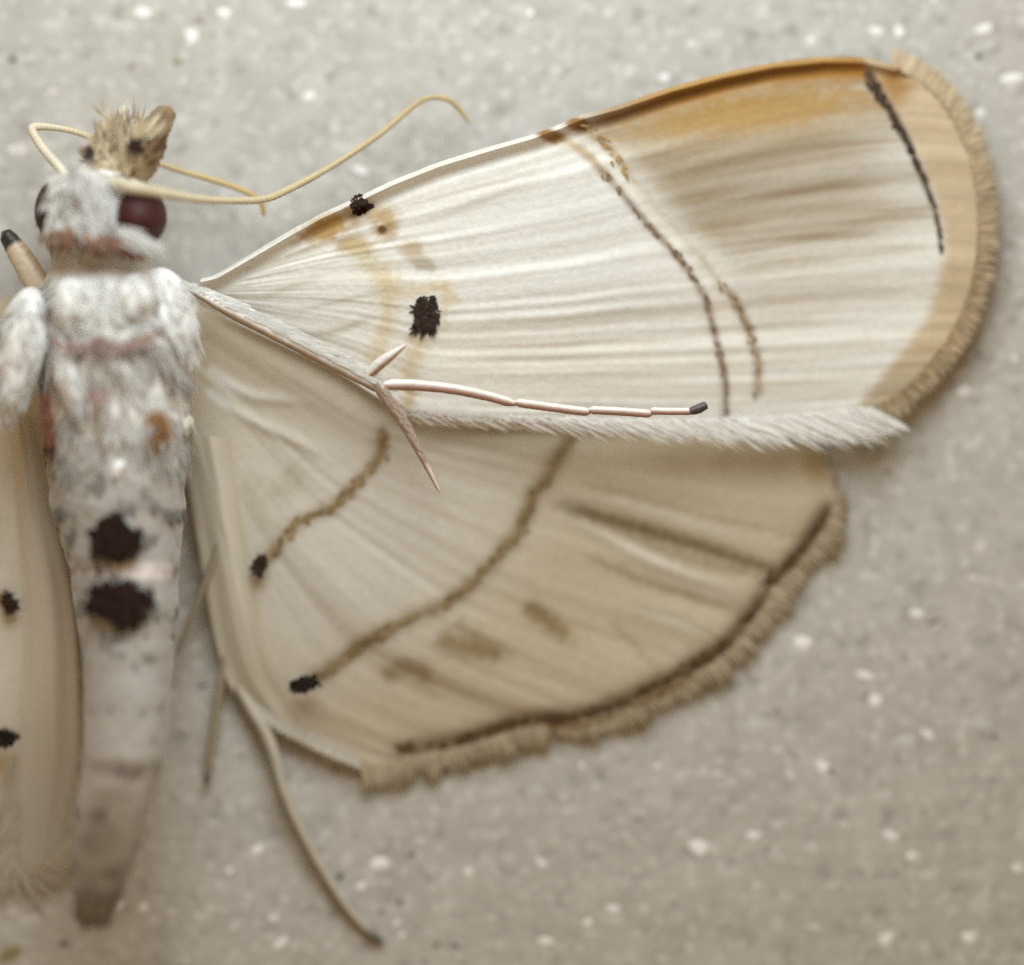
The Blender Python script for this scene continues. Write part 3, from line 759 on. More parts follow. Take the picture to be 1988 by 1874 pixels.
    fc = mixc(fc, (0.55, 0.48, 0.38), 0.6 * np.exp(-((fv - 0.3) / 0.1) ** 2) * sst(fu, 0.2, 0.4))
    if fold is not None:
        fc = mixc(fc, (0.52, 0.475, 0.40), sst(fu, 0.55, 1.0) * 0.9)
    x, y = T(FX, FY) if fold is None else (FX, FY)
    fo = np_mesh("anal_fold", W3(x, y, fz), grid_quads(n1, n2), None, np.clip(fc, 0.01, .9), np.stack([fu * 0.5, fv * 0.2], -1), M_HIND, o)
    fo['label'] = "pale pleated fold along the inner margin"
    top = lambda px, py: np.maximum(zfun(px, py), 0.11 * np.ones(len(np.atleast_1d(px))))
    tuft_spot(503, 1101, 16, 24, 20, T, top, 60, (15, 7), (0.035, 0.02, 0.014), (-0.3, 0.9), s + 8, o, label="small black spot at the end of the inner line")
    tuft_spot(588, 1331, 29, 17, -18, T, top, 80, (16, 7), (0.018, 0.012, 0.01), (-0.1, 0.95), s + 9, o, label="black spot at the end of the middle line")
    hairs = lambda f, r, n: (np.array([[0.58, 0.52, 0.42]]) * r.uniform(0.88, 1.1, (n, 1)), np.array([[0.53, 0.49, 0.42]]) * r.uniform(0.88, 1.1, (n, 1)))
    if fold is None:
        fringe("inner_fringe", [(500, 1392), (560, 1425), (640, 1465), (700, 1490)], 420, 34, 6, T, ([0, 1], [0.05, 0.04]), ([0, 1], [0.04, 0.03]), hairs, s + 10, o, sweep=-0.9, inset=5, jit=0.3)
    else:
        fringe("inner_fringe", fold[0][4:] + [fold[1][-1]] + fold[1][-2:-5:-1], 900, 85, 4, ident, ([0, 0.5, 1], [0.06, 0.025, 0.04]), ([0, 0.5, 1], [0.03, 0.012, 0.03]), hairs, s + 10, o,
               sweep=lambda f: np.interp(f, [0, 0.45, 0.55, 1], [2.2, 1.2, -1.2, -2.2]), inset=14, jit=0.3)
    return o


build_hindwing(ident, 560, 420, "spread tan and cream wing with brown curved lines and chequered fringe", 400)
TL_H = make_left(502, 1100, 20, 1172, -17, 1.07)
# sign of the turn: mirrored spot-to-spot direction must swing towards the body
FOLD_L = ([(64, 810), (82, 900), (100, 1000), (126, 1100), (143, 1200), (151, 1330), (151, 1460), (140, 1560), (116, 1660)],
          [(16, 830), (24, 920), (36, 1040), (46, 1160), (46, 1290), (36, 1410), (32, 1510), (24, 1610), (30, 1690)])
build_hindwing(TL_H, 220, 170, "wing of the far side, cut by the picture's edge", 500, FOLD_L)

# ---------- body: one continuous surface from the brow to the tip of the abdomen
#        y     cx   half-w  zc    half-h
RING = [(318, 196, 8, 0.26, 0.03), (326, 195, 46, 0.26, 0.08), (345, 194, 88, 0.27, 0.12), (380, 192, 112, 0.28, 0.145), (420, 192, 117, 0.28, 0.15), (455, 193, 108, 0.28, 0.14),
        (485, 194, 98, 0.27, 0.12), (508, 195, 94, 0.26, 0.105), (528, 200, 104, 0.26, 0.12), (560, 205, 128, 0.26, 0.16), (620, 212, 146, 0.26, 0.185), (700, 220, 146, 0.26, 0.19),
        (790, 226, 143, 0.26, 0.18), (880, 228, 138, 0.265, 0.165), (1000, 229, 128, 0.28, 0.15), (1100, 240, 108, 0.30, 0.135), (1200, 246, 98, 0.32, 0.125), (1300, 247, 86, 0.35, 0.115),
        (1400, 246, 82, 0.38, 0.105), (1480, 240, 76, 0.41, 0.10), (1560, 222, 72, 0.44, 0.09), (1640, 210, 63, 0.47, 0.08), (1700, 198, 55, 0.49, 0.07), (1735, 190, 46, 0.505, 0.055), (1785, 183, 34, 0.515, 0.03), (1800, 181, 6, 0.515, 0.008)]
R = np.array(RING, float)
NB, NA = 520, 120
yb = np.linspace(R[0, 0], R[-1, 0], NB)


def ringv(k, yy):
    val = np.interp(yy, R[:, 0], R[:, k])
    off = np.array([-14, -7, 0, 7, 14])
    return np.mean([np.interp(yy + d, R[:, 0], R[:, k]) for d in off], axis=0) * sst(np.minimum(yy - R[0, 0], R[-1, 0] - yy), -1, 14) + val * (1 - sst(np.minimum(yy - R[0, 0], R[-1, 0] - yy), -1, 14))


SEG = [1000, 1112, 1240, 1385, 1490, 1590, 1690]


def body_pt(yy, a, lift=0.0):
    cx, hw, zc, hh = (ringv(k, yy) for k in (1, 2, 3, 4))
    g = 1.0
    for s in SEG:
        g = g - 0.007 * np.exp(-((yy - s) / 11.0) ** 2) + 0.008 * np.exp(-((yy - s + 22) / 18.0) ** 2)
    g = g + 0.05 * fbm(a * 2.5, yy / 45, 201, 3) + lift
    X = cx + hw * g * np.sin(a); Z = zc + hh * g * np.cos(a)
    return X, yy + 0 * a, Z


def body_color(X, Y):
    n1 = fbm(X / 22, Y / 30, 211, 3); n2 = fbm(X / 8, Y / 12, 213, 2)
    c = np.zeros(np.shape(X) + (3,)) + np.array((0.80, 0.80, 0.78))
    ab = sst(Y, 800, 980)
    c = mixc(c, (0.35, 0.33, 0.30), ab * 0.95)
    c = mixc(c, (0.345, 0.305, 0.26), sst(Y, 1380, 1500))
    c = mixc(c, (0.25, 0.205, 0.145), sst(Y, 1500, 1640))
    c = mixc(c, np.array((0.62, 0.58, 0.53)), np.clip(0.1 + n1, 0, 1) * 0.6 * (1 - ab))
    c = mixc(c, (0.58, 0.53, 0.48), 0.7 * sst(Y, 660, 700) * (1 - sst(Y, 800, 880)) * sst(n2 + n1, -0.1, 0.3))
    neck = sst(Y, 478, 492) * (1 - sst(Y, 520, 545))
    c = mixc(c, (0.40, 0.33, 0.25), neck * 0.8)

    def ln(pts, col, w, a):
        nonlocal c
        d, f = pdist(X, Y, pts)
        c = mixc(c, col, np.exp(-((d + 6 * n2) / w) ** 2) * a)
    ln([(105, 660), (140, 672), (170, 668), (195, 660), (222, 670), (250, 668), (280, 655), (308, 645)], (0.34, 0.22, 0.18), 9, 0.9)
    ln([(86, 770), (92, 815), (96, 850)], (0.27, 0.10, 0.06), 9, 0.95)
    ln([(60, 800), (80, 860), (88, 930)], (0.42, 0.34, 0.14), 16, 0.7)  # olive streak paints the shadow at the left hindwing base
    ln([(150, 1000), (185, 1012)], (0.36, 0.29, 0.22), 6, 0.7)
    ln([(270, 1012), (312, 996)], (0.36, 0.29, 0.22), 6, 0.7)
    ln([(143, 1112), (152, 1098)], (0.30, 0.12, 0.10), 4, 0.9)
    for cx, cy, rx, ry, rot, col, a in ((122, 462, 30, 20, -10, (0.29, 0.16, 0.105), .95), (190, 470, 34, 15, 8, (0.33, 0.19, 0.13), .9), (255, 478, 34, 13, 25, (0.44, 0.28, 0.24), .7),
                                        (187, 766, 18, 16, 0, (0.42, 0.27, 0.25), .8), (101, 850, 13, 13, 0, (0.24, 0.09, 0.04), .95), (306, 822, 22, 28, 0, (0.33, 0.18, 0.075), .95),
                                        (300, 690, 26, 24, 0, (0.42, 0.38, 0.34), .6), (232, 1492, 60, 18, 0, (0.20, 0.15, 0.11), .8), (220, 1550, 40, 26, 0, (0.21, 0.165, 0.12), .8),
                                        (200, 1630, 36, 46, 10, (0.16, 0.12, 0.085), .85), (195, 1700, 50, 16, 0, (0.16, 0.12, 0.08), .85), (175, 1775, 36, 20, 0, (0.34, 0.28, 0.20), .8),
                                        (185, 346, 16, 9, -30, (0.46, 0.20, 0.18), .8), (262, 1108, 92, 17, 0, (0.74, 0.66, 0.62), .85), (200, 1400, 70, 16, 5, (0.37, 0.33, 0.28), .6),
                                        (250, 1235, 80, 12, 0, (0.40, 0.36, 0.32), .5)):
        c = mixc(c, col, blob(X, Y, cx, cy, rx, ry, rot, 0.5) * a)
    return np.clip(c * (1 + 0.08 * n2)[..., None], 0.02, 0.9)


ang = np.linspace(0, 2 * np.pi, NA, endpoint=False)
BY, BA = np.meshgrid(yb, ang, indexing='ij')
bX, bY, bZ = body_pt(BY, BA)
body = np_mesh("body", W3(bX, bY, bZ), grid_quads(NB, NA, True), None, body_color(bX, bY), None, M_BODY, moth)
body['label'] = "white furry head, thorax and tapering grey abdomen"


def fur_on(fun, n, seed, yr, lens, wid, lift, spread=0.15, amax=1.75, dirv=(0.0, 1.0), colfun=body_color, amin=None, bright=1.0):
    """Scale-hairs on a surface fun(y, angle) that lie back along dirv (measured pixels, y down)."""
    r = np.random.default_rng(seed)
    y = r.uniform(yr[0], yr[1], n); a = r.uniform(-amax if amin is None else amin, amax, n)
    X, Y, Z = fun(y, a)
    e = 0.02
    X1, Y1, Z1 = fun(y, a + e); X2, Y2, Z2 = fun(y + 2.0, a)
    P = W3(X, Y, Z); ta = W3(X1, Y1, Z1) - P; ty = W3(X2, Y2, Z2) - P
    ta /= np.linalg.norm(ta, axis=1)[:, None]; ty /= np.linalg.norm(ty, axis=1)[:, None]
    N = np.cross(ty, ta); N *= np.sign((N * (P - P.mean(0)))[:, 2:3] + 1e-9) if False else 1
    flip = np.sum(N * np.stack([np.sin(a), 0 * a, np.cos(a)], -1), axis=1) < 0
    N[flip] *= -1; N /= np.linalg.norm(N, axis=1)[:, None]
    D = ty * dirv[1] + ta * (dirv[0] + r.normal(0, spread, n))[:, None] + N * (lift * r.uniform(0.2, 1.2, n))[:, None]
    D /= np.linalg.norm(D, axis=1)[:, None]
    S = np.cross(D, N); S /= np.linalg.norm(S, axis=1)[:, None] + 1e-9
    C = colfun(X, Y + 0.3 * lens[1]) * r.uniform(0.93, 1.07, (n, 1)) * bright
    L = r.uniform(lens[0], lens[1], n) * K
    return blades(P - N * 0.003, D, S, N, L, r.uniform(wid[0], wid[1], n) * K, C, np.clip(C * 1.04, 0, .9), -0.12)


top_z = lambda px, py: np.interp(py, R[:, 0], R[:, 3] + R[:, 4]) - 0.02 * (np.abs(np.asarray(px) - np.interp(py, R[:, 0], R[:, 1])) / 80) ** 2
fur = [fur_on(body_pt, 2600, 601, (326, 480), (16, 36), (7, 12), 0.25, 0.3),
       fur_on(body_pt, 2600, 602, (515, 660), (26, 56), (8, 16), 0.20, 0.16),
       fur_on(body_pt, 3000, 603, (650, 870), (40, 85), (8, 16), 0.14, 0.12),
       fur_on(body_pt, 5200, 604, (860, 1240), (24, 44), (8, 16), 0.05, 0.12),
       fur_on(body_pt, 2800, 605, (1230, 1720), (22, 44), (8, 15), 0.05, 0.12),
       fur_on(body_pt, 260, 606, (1700, 1780), (24, 44), (5, 9), 0.25, 0.35)]


# lobes of long scales: collar and tegulae
def lobe(name, cx, cy, rx, ry, zc, rz, rot, label, seed, tint=(0.84, 0.84, 0.82), nfur=700, flen=(26, 60)):
    c, s = math.cos(math.radians(rot)), math.sin(math.radians(rot))

    def fun(t, a):                       # t: 0..100 along the lobe
        q = np.clip(np.asarray(t) / 100.0, 0.001, 0.999)
        prof = np.sin(np.pi * q ** 0.8) ** 0.6
        v = (q - 0.5) * 2 * ry
        g = 1 + 0.16 * fbm(a * 2, q * 5, seed, 3)
        u = rx * prof * g * np.sin(a)
        return cx + u * c - v * s, cy + u * s + v * c, zc + rz * prof * g * np.cos(a)

    def cf(X, Y):
        n = fbm(X / 16, Y / 16, seed + 1, 3)
        return np.clip(np.asarray(tint) * (1 + 0.15 * n)[..., None], 0.02, .88)
    tt = np.linspace(0.2, 99.8, 60); aa = np.linspace(0, 2 * np.pi, 40, endpoint=False)
    TT, AA = np.meshgrid(tt, aa, indexing='ij')
    X, Y, Z = fun(TT, AA)
    o = np_mesh(name, W3(X, Y, Z), grid_quads(60, 40, True), None, cf(X, Y), None, M_BODY, moth)
    o['label'] = label
    fur.append(fur_on(fun, nfur, seed + 2, (4, 92), flen, (8, 15), 0.14, 0.12, colfun=cf))
    return o


lobe("tegula", 332, 628, 56, 112, 0.31, 0.085, -16, "white tuft of scales over the base of the spread wing", 701)
lobe("tegula", 40, 690, 50, 135, 0.33, 0.085, 10, "white tuft of scales at the left edge of the picture", 711)
lobe("collar_tuft", 262, 590, 42, 62, 0.385, 0.07, 4, "right white tuft of the collar", 721, nfur=420, flen=(18, 36))
lobe("collar_tuft", 140, 598, 44, 60, 0.38, 0.07, -4, "left white tuft of the collar", 731, nfur=420, flen=(18, 36))
lobe("thorax_tuft", 136, 745, 26, 95, 0.395, 0.06, -14, "long white tuft on the left of the thorax", 741, nfur=300)
lobe("thorax_tuft", 248, 735, 26, 90, 0.395, 0.06, -20, "long white tuft on the right of the thorax", 751, nfur=300)
lobe("thorax_tuft", 205, 830, 30, 100, 0.385, 0.055, 3, "long white tuft down the middle of the thorax", 761, tint=(0.60, 0.56, 0.50), nfur=300)
lobe("scale_tuft", 228, 912, 13, 22, 0.425, 0.02, 25, "small bright white tuft at the front of the abdomen", 771, tint=(0.86, 0.86, 0.84), nfur=40, flen=(8, 16))
lobe("thorax_tuft", 345, 850, 22, 50, 0.30, 0.05, 30, "pale tuft beside the round brown mark", 781, tint=(0.56, 0.51, 0.43), nfur=160, flen=(18, 36))

V, Q, Tt, C = join_blades(fur)
fo = np_mesh("fur", V, Q, Tt, np.clip(C, 0, .88), None, M_FUR, body, smooth=False)
fo['kind'] = 'stuff'

tuft_spot(222, 1048, 50, 46, 15, ident, top_z, 240, (26, 12), (0.022, 0.012, 0.009), (0.1, 1), 801, body, lift=(0.012, 0.035), label="upper black scale tuft on the abdomen")
tuft_spot(232, 1172, 64, 45, 4, ident, top_z, 300, (26, 12), (0.026, 0.013, 0.011), (0.0, 1), 802, body, lift=(0.012, 0.035), label="lower and wider black scale tuft on the abdomen")


# ---------- eyes
def ellipsoid(name, cx, cy, rx, ry, zc, rz, rot, col, mat, parent, label, seed):
    nu, nv = 40, 48
    p = np.linspace(0.01, np.pi - 0.01, nu); a = np.linspace(0, 2 * np.pi, nv, endpoint=False)
    Pp, A = np.meshgrid(p, a, indexing='ij')
    c, s = math.cos(math.radians(rot)), math.sin(math.radians(rot))
    u = rx * np.sin(Pp) * np.cos(A); v = ry * np.sin(Pp) * np.sin(A)
    X, Y, Z = cx + u * c - v * s, cy + u * s + v * c, zc + rz * np.cos(Pp)
    C = np.asarray(col)[None, None] * (1 + 0.5 * fbm(X / 12, Y / 12, seed, 2))[..., None]
    o = np_mesh(name, W3(X, Y, Z), grid_quads(nu, nv, True), None, C, None, mat, parent)
    if label:
        o['label'] = label
    return o


ellipsoid("eye", 264, 420, 60, 62, 0.335, 0.12, -24, (0.05, 0.010, 0.009), M_EYE, moth, "large dark maroon eye on the right", 901)
ellipsoid("eye", 104, 402, 36, 56, 0.30, 0.10, 12, (0.042, 0.012, 0.011), M_EYE, moth, "dark maroon eye at the left of the head, mostly hidden by white fur", 902)

# white scales of the head that overlap the eyes
def patch_hair(cen, n, seed, along, length, col, z, sp, width=(6, 10)):
    r = np.random.default_rng(seed)
    p = np.asarray(cen)[r.integers(0, len(cen), n)] + r.normal(0, sp, (n, 2))
    d = np.tile(np.asarray(along, float), (n, 1)) + r.normal(0, 0.22, (n, 2))
    return lay_scales(p, d, ident, lambda x, y: np.full(len(x), z), r, (length, width[0]), col, (0.0, 0.03), 0.1)


crown = smooth_poly([(150, 340), (178, 358), (186, 400), (188, 430), (170, 445)], 40)
lower = smooth_poly([(232, 446), (262, 466), (290, 484)], 20)
leftc = smooth_poly([(112, 338), (104, 390), (106, 445)], 20)
hair_sets = [patch_hair(crown, 420, 911, (0.1, 1), 22, (0.84, 0.84, 0.82), 0.432, 13),
             patch_hair(lower, 110, 912, (0.9, 0.45), 34, (0.78, 0.80, 0.78), 0.445, 6),
             patch_hair(leftc, 90, 913, (-0.15, 1), 20, (0.78, 0.77, 0.73), 0.415, 8)]
scale_part("head_scales", hair_sets, body, M_FUR)


def brown_mark(name, sets, label):
    scale_part(name, sets, body, M_SCALE, label)


def mark_scales(pts, n, half, size, col, seed, up=0.03, along=(0.1, 1)):
    r = np.random.default_rng(seed)
    P = smooth_poly(pts, 120)
    p = P[r.integers(0, 120, n)] + r.normal(0, half, (n, 2))
    d = np.tile(np.asarray(along, float), (n, 1)) + r.normal(0, 0.3, (n, 2))
    return lay_scales(p, d, ident, lambda x, y: top_z(x, y) + up, r, size, col, (0.0, 0.02), 0.15)


brown_mark("collar_line", [mark_scales([(100, 658), (140, 668), (170, 666), (195, 656), (222, 666), (250, 664), (280, 652), (310, 640)], 90, 3.0, (17, 7), (0.36, 0.25, 0.21), 951, 0.03)], "wavy brown line behind the white collar")
brown_mark("nape_patch", [mark_scales([(102, 462), (140, 455)], 60, 8, (20, 10), (0.27, 0.155, 0.10), 952, 0.03), mark_scales([(165, 466), (215, 470)], 90, 6, (20, 10), (0.24, 0.13, 0.085), 953, 0.03),
                          mark_scales([(235, 462), (275, 486)], 50, 5, (18, 9), (0.34, 0.19, 0.15), 954, 0.03)], "row of brown patches at the back of the head")
brown_mark("side_streak", [mark_scales([(88, 765), (94, 815), (98, 850)], 60, 4, (18, 7), (0.20, 0.08, 0.045), 955, 0.05)], "dark reddish streak and dot on the left side of the thorax")
brown_mark("side_patch", [mark_scales([(296, 808), (312, 806), (318, 830), (304, 842)], 60, 5, (16, 8), (0.29, 0.16, 0.065), 956, 0.06)], "round rusty brown patch on the right side of the thorax")
brown_mark("thorax_dot", [mark_scales([(182, 764), (192, 766)], 24, 5, (14, 8), (0.42, 0.29, 0.27), 957, 0.05)], "faint reddish dot in the middle of the thorax")


# ---------- tubes: legs, antennae, palps
def tube(name, pts, parent, mat, colf, nseg=60, sides=16, flat=1.0, label=None, rough=0.06, seed=0, rings=(0, 0)):
    """pts: (px, py, z, radius in px).  colf(t, a) -> colour; a = 0 on top."""
    P = smooth_poly(pts, nseg)
    ctr = W3(P[:, 0], P[:, 1], P[:, 2]); rad = P[:, 3] * K
    tg = np.gradient(ctr, axis=0); tg /= np.linalg.norm(tg, axis=1)[:, None]
    up = np.array([0, 0, 1.0])
    S = np.cross(tg, up); S /= np.linalg.norm(S, axis=1)[:, None] + 1e-9
    U = np.cross(S, tg)
    a = np.linspace(0, 2 * np.pi, sides, endpoint=False)
    t = np.linspace(0, 1, nseg)
    Tm, A = np.meshgrid(t, a, indexing='ij')
    cap = np.clip(np.minimum(np.arange(nseg), nseg - 1 - np.arange(nseg)) / 3.0, 0.02, 1) ** 0.5
    g = (rad * cap)[:, None] * (1 + rough * 2 * fbm(Tm * 30, A * 1.5, seed, 2)) * (1 + rings[1] * np.sin(Tm * 2 * np.pi * rings[0]))
    V = ctr[:, None] + S[:, None] * (g * np.sin(A))[..., None] + U[:, None] * (g * np.cos(A) * flat)[..., None]
    C = colf(Tm, A)
    o = np_mesh(name, V, grid_quads(nseg, sides, True), None, np.clip(C, 0.005, .9), None, mat, parent)
    if label:
        o['label'] = label
    return o


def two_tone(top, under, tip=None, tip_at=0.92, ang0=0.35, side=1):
    """Pale scales above; brown pigment and painted shade on the other side; an optional dark end."""
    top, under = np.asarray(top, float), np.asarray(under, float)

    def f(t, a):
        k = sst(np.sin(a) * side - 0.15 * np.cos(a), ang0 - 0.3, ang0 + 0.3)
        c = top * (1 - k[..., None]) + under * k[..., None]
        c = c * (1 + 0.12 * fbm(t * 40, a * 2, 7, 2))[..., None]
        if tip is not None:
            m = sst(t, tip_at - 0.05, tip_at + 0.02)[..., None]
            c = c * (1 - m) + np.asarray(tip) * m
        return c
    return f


WHITE = (0.82, 0.81, 0.78); BROWN = (0.36, 0.235, 0.175)
# hind leg lying over the forewing: tibia with its spurs and the jointed tarsus
leg = bpy.data.objects.new("leg", None); COL.objects.link(leg); leg.parent = moth; leg.empty_display_size = 0.05
leg['label'] = "white jointed leg laid over the spread wing, with a dark foot"
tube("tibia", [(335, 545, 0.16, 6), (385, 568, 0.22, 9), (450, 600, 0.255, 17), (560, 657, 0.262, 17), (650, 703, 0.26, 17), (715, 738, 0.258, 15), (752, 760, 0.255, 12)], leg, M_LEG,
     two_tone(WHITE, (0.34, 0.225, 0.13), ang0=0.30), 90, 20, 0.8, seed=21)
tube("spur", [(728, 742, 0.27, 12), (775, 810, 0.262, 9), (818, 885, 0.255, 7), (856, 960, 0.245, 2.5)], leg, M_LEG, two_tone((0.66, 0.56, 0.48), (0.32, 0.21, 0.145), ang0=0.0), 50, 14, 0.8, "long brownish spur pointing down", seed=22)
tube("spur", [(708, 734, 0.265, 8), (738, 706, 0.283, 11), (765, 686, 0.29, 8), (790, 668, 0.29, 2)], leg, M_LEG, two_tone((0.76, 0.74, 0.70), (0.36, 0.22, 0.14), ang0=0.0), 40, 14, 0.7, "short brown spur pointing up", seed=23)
TS = [[(738, 748, 0.27, 11), (800, 748, 0.262, 10.5), (880, 756, 0.255, 10), (950, 770, 0.25, 9.5), (1004, 786, 0.246, 9)],
      [(998, 781, 0.25, 8.5), (1070, 791, 0.246, 8.5), (1148, 801, 0.242, 8.5)],
      [(1142, 796, 0.246, 8), (1200, 799, 0.243, 8), (1268, 804, 0.24, 8)],
      [(1262, 798, 0.244, 7.5), (1305, 799, 0.243, 7), (1346, 799, 0.242, 7)],
      [(1338, 799, 0.246, 7), (1356, 794, 0.247, 9), (1373, 785, 0.247, 7.5)]]
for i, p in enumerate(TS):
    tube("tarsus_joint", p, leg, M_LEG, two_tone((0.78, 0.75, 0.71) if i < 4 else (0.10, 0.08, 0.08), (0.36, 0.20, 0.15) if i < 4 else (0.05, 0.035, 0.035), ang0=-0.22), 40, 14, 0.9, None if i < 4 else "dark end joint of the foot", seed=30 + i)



def leg_hair(pts, n, half, size, cols, seed, splay=0.22, z=0.004):
    """Scales that lie along a leg; cols = (upper colour, lower colour)."""
    r = np.random.default_rng(seed)
    P = smooth_poly(pts, 200)
    k = r.integers(0, 198, n)
    t = P[k + 1] - P[k]; t2 = t[:, :2] / np.linalg.norm(t[:, :2], axis=1)[:, None]
    nn = np.stack([-t2[:, 1], t2[:, 0]], 1)                     # towards the lower side of the picture
    off = r.uniform(-1, -0.05, n)
    p = P[k, :2] + nn * (off * half * P[k, 3])[:, None]
    d = t2 + nn * (off * splay + r.normal(0, 0.05, n))[:, None]
    zz = P[k, 2] + P[k, 3] * K * 0.8 * np.sqrt(np.clip(1 - (off * min(half, 1)) ** 2, 0, 1)) + z
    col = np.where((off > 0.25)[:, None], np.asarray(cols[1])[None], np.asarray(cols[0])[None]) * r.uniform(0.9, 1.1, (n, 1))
    A = W3(p[:, 0], p[:, 1], zz); B = W3(p[:, 0] + d[:, 0], p[:, 1] + d[:, 1], zz); D = B - A; D /= np.linalg.norm(D, axis=1)[:, None]
    S = np.stack([-D[:, 1], D[:, 0], r.uniform(-0.1, 0.1, n)], -1); N = np.zeros((n, 3)); N[:, 2] = 1
    return blades(A, D, S, N, size[0] * K * r.uniform(0.6, 1.2, n), size[1] * K * r.uniform(0.7, 1.3, n), col, col, 0.02)


TIB = [(350, 550, 0.19, 8), (400, 574, 0.235, 10), (450, 600, 0.255, 17), (560, 657, 0.262, 17), (650, 703, 0.26, 17), (715, 738, 0.258, 15), (752, 760, 0.255, 11)]
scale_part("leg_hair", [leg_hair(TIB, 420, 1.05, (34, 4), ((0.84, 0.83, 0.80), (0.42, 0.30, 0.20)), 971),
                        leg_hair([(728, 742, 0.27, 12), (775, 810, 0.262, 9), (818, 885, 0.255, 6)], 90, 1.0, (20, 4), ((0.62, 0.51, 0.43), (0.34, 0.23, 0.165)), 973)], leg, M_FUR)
GREY = (0.30, 0.245, 0.16); DKG = (0.16, 0.13, 0.075)
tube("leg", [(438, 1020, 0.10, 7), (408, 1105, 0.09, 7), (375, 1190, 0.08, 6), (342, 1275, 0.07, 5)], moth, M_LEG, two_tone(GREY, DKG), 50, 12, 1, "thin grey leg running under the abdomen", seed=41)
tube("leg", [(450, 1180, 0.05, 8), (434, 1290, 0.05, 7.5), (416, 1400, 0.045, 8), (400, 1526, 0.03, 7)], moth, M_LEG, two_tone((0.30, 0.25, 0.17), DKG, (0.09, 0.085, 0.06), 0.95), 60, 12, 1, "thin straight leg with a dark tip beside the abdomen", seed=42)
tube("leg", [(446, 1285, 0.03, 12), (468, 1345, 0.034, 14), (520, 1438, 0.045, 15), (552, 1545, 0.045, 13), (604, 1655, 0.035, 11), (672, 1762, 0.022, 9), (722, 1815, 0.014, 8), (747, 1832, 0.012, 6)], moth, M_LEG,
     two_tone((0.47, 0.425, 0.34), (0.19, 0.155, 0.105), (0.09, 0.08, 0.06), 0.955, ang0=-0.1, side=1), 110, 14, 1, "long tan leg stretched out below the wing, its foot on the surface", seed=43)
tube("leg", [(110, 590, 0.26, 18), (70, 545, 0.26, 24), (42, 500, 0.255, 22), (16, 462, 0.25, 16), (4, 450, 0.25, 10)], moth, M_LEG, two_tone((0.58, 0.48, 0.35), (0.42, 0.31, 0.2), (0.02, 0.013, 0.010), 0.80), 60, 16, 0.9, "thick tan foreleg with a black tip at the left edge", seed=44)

plain = lambda c, c2=None: (lambda t, a: np.asarray(c)[None, None] * (1 - t[..., None]) + np.asarray(c2 if c2 is not None else c)[None, None] * t[..., None])
tube("antenna", [(208, 352, 0.42, 10), (255, 364, 0.445, 12), (310, 374, 0.41, 11), (400, 388, 0.34, 7.5), (505, 388, 0.27, 7), (560, 368, 0.22, 7), (640, 325, 0.18, 6.5), (735, 262, 0.15, 6), (800, 208, 0.13, 5.5),
                 (832, 190, 0.13, 5), (868, 193, 0.125, 5), (892, 213, 0.11, 4.5), (912, 240, 0.10, 3)], moth, M_LEG, plain((0.58, 0.52, 0.37), (0.47, 0.35, 0.16)), 480, 10, 1, "yellowish antenna curving out to the right and hooked at the end", seed=51, rings=(75, 0.05))
tube("antenna", [(130, 345, 0.34, 9), (112, 322, 0.32, 9), (84, 290, 0.28, 8.5), (62, 254, 0.24, 8), (72, 246, 0.23, 7.5), (120, 250, 0.21, 6), (170, 264, 0.18, 6), (240, 294, 0.14, 5.5), (330, 325, 0.13, 5.5), (430, 355, 0.13, 5.5),
                 (480, 374, 0.13, 5.5), (506, 392, 0.13, 5), (513, 420, 0.12, 3.5)], moth, M_LEG, plain((0.68, 0.64, 0.52), (0.48, 0.32, 0.07)), 480, 10, 1, "antenna bent back behind the mouthparts, pale then yellow", seed=52, rings=(70, 0.05))


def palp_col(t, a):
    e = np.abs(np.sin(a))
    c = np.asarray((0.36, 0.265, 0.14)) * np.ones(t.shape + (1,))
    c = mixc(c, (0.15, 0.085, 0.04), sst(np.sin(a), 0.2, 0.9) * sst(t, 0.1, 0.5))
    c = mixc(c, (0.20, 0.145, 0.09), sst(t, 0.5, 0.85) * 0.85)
    return c * (1 + 0.25 * fbm(t * 7, a * 5, 61, 3))[..., None]


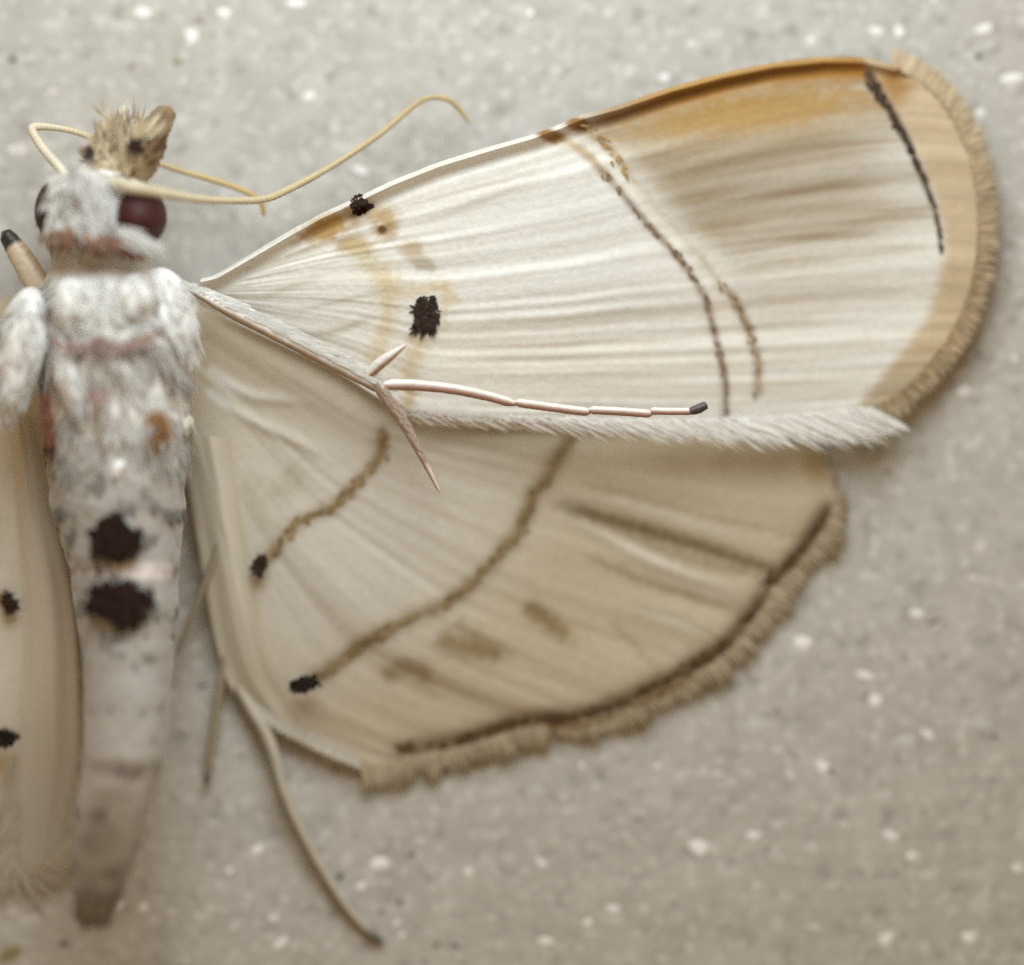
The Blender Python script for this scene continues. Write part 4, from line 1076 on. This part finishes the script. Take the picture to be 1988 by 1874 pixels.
p1 = tube("palp", [(248, 356, 0.32, 22), (268, 322, 0.33, 33), (288, 280, 0.32, 33), (306, 245, 0.31, 27), (320, 222, 0.30, 21), (327, 207, 0.29, 14)], moth, M_LEG, palp_col, 60, 24, 0.55, "brown upturned mouthpart with a black dot, right of the pair", rough=0.1, seed=61)
p2 = tube("palp", [(195, 350, 0.32, 24), (203, 318, 0.32, 36), (212, 280, 0.30, 34), (222, 250, 0.28, 24), (226, 228, 0.26, 14)], moth, M_LEG,
          lambda t, a: np.asarray((0.50, 0.415, 0.27)) * (1 + 0.25 * fbm(t * 7, a * 5, 62, 3))[..., None], 60, 24, 0.55, "tan hairy mouthpart, left of the pair", rough=0.12, seed=62)


def palp_hair(cen, n, seed, col, length, along, spread, sp=8, wid=4, z=0.335):
    r = np.random.default_rng(seed)
    C_ = smooth_poly(cen, 40)
    p = C_[r.integers(0, 40, n)] + r.normal(0, sp, (n, 2))
    d = np.asarray(along, float)[None] + r.normal(0, spread, (n, 2))
    return lay_scales(p, d, ident, lambda x, y: np.full(len(x), z), r, (length, wid), col, (-0.03, 0.02), 0.2)


scale_part("palp_hair", [palp_hair([(200, 340), (207, 300), (218, 250)], 130, 931, (0.52, 0.43, 0.29), 34, (0.1, -1), 0.35, 14, 5),
                         palp_hair([(180, 320), (172, 295)], 50, 932, (0.36, 0.29, 0.22), 22, (-0.5, -0.9), 0.35, 6, 4),
                         palp_hair([(215, 245), (245, 245), (265, 240)], 26, 933, (0.34, 0.28, 0.20), 38, (0.1, -1), 0.22, 8, 2.5, 0.31)], p2, M_SCALE)
scale_part("palp_hair", [palp_hair([(245, 340), (260, 300), (275, 265)], 70, 934, (0.50, 0.40, 0.26), 36, (0.3, -1), 0.25, 9, 5, 0.37),
                         palp_hair([(285, 310), (305, 265), (318, 240)], 110, 935, (0.27, 0.17, 0.095), 30, (0.4, -1), 0.2, 6, 5, 0.36),
                         palp_hair([(290, 270), (300, 250)], 24, 936, (0.78, 0.70, 0.50), 34, (0.6, -0.8), 0.2, 7, 3, 0.37)], p1, M_SCALE)
zc = lambda v: (lambda px, py: np.full(len(np.atleast_1d(px)), v))
tuft_spot(263, 285, 14, 18, 10, ident, zc(0.415), 60, (14, 7), (0.03, 0.018, 0.012), (0.1, 1), 941, p1, name="black_dot")
tuft_spot(174, 296, 11, 12, 0, ident, zc(0.37), 34, (12, 5), (0.05, 0.035, 0.03), (0.3, 1), 942, p2, name="black_dot")
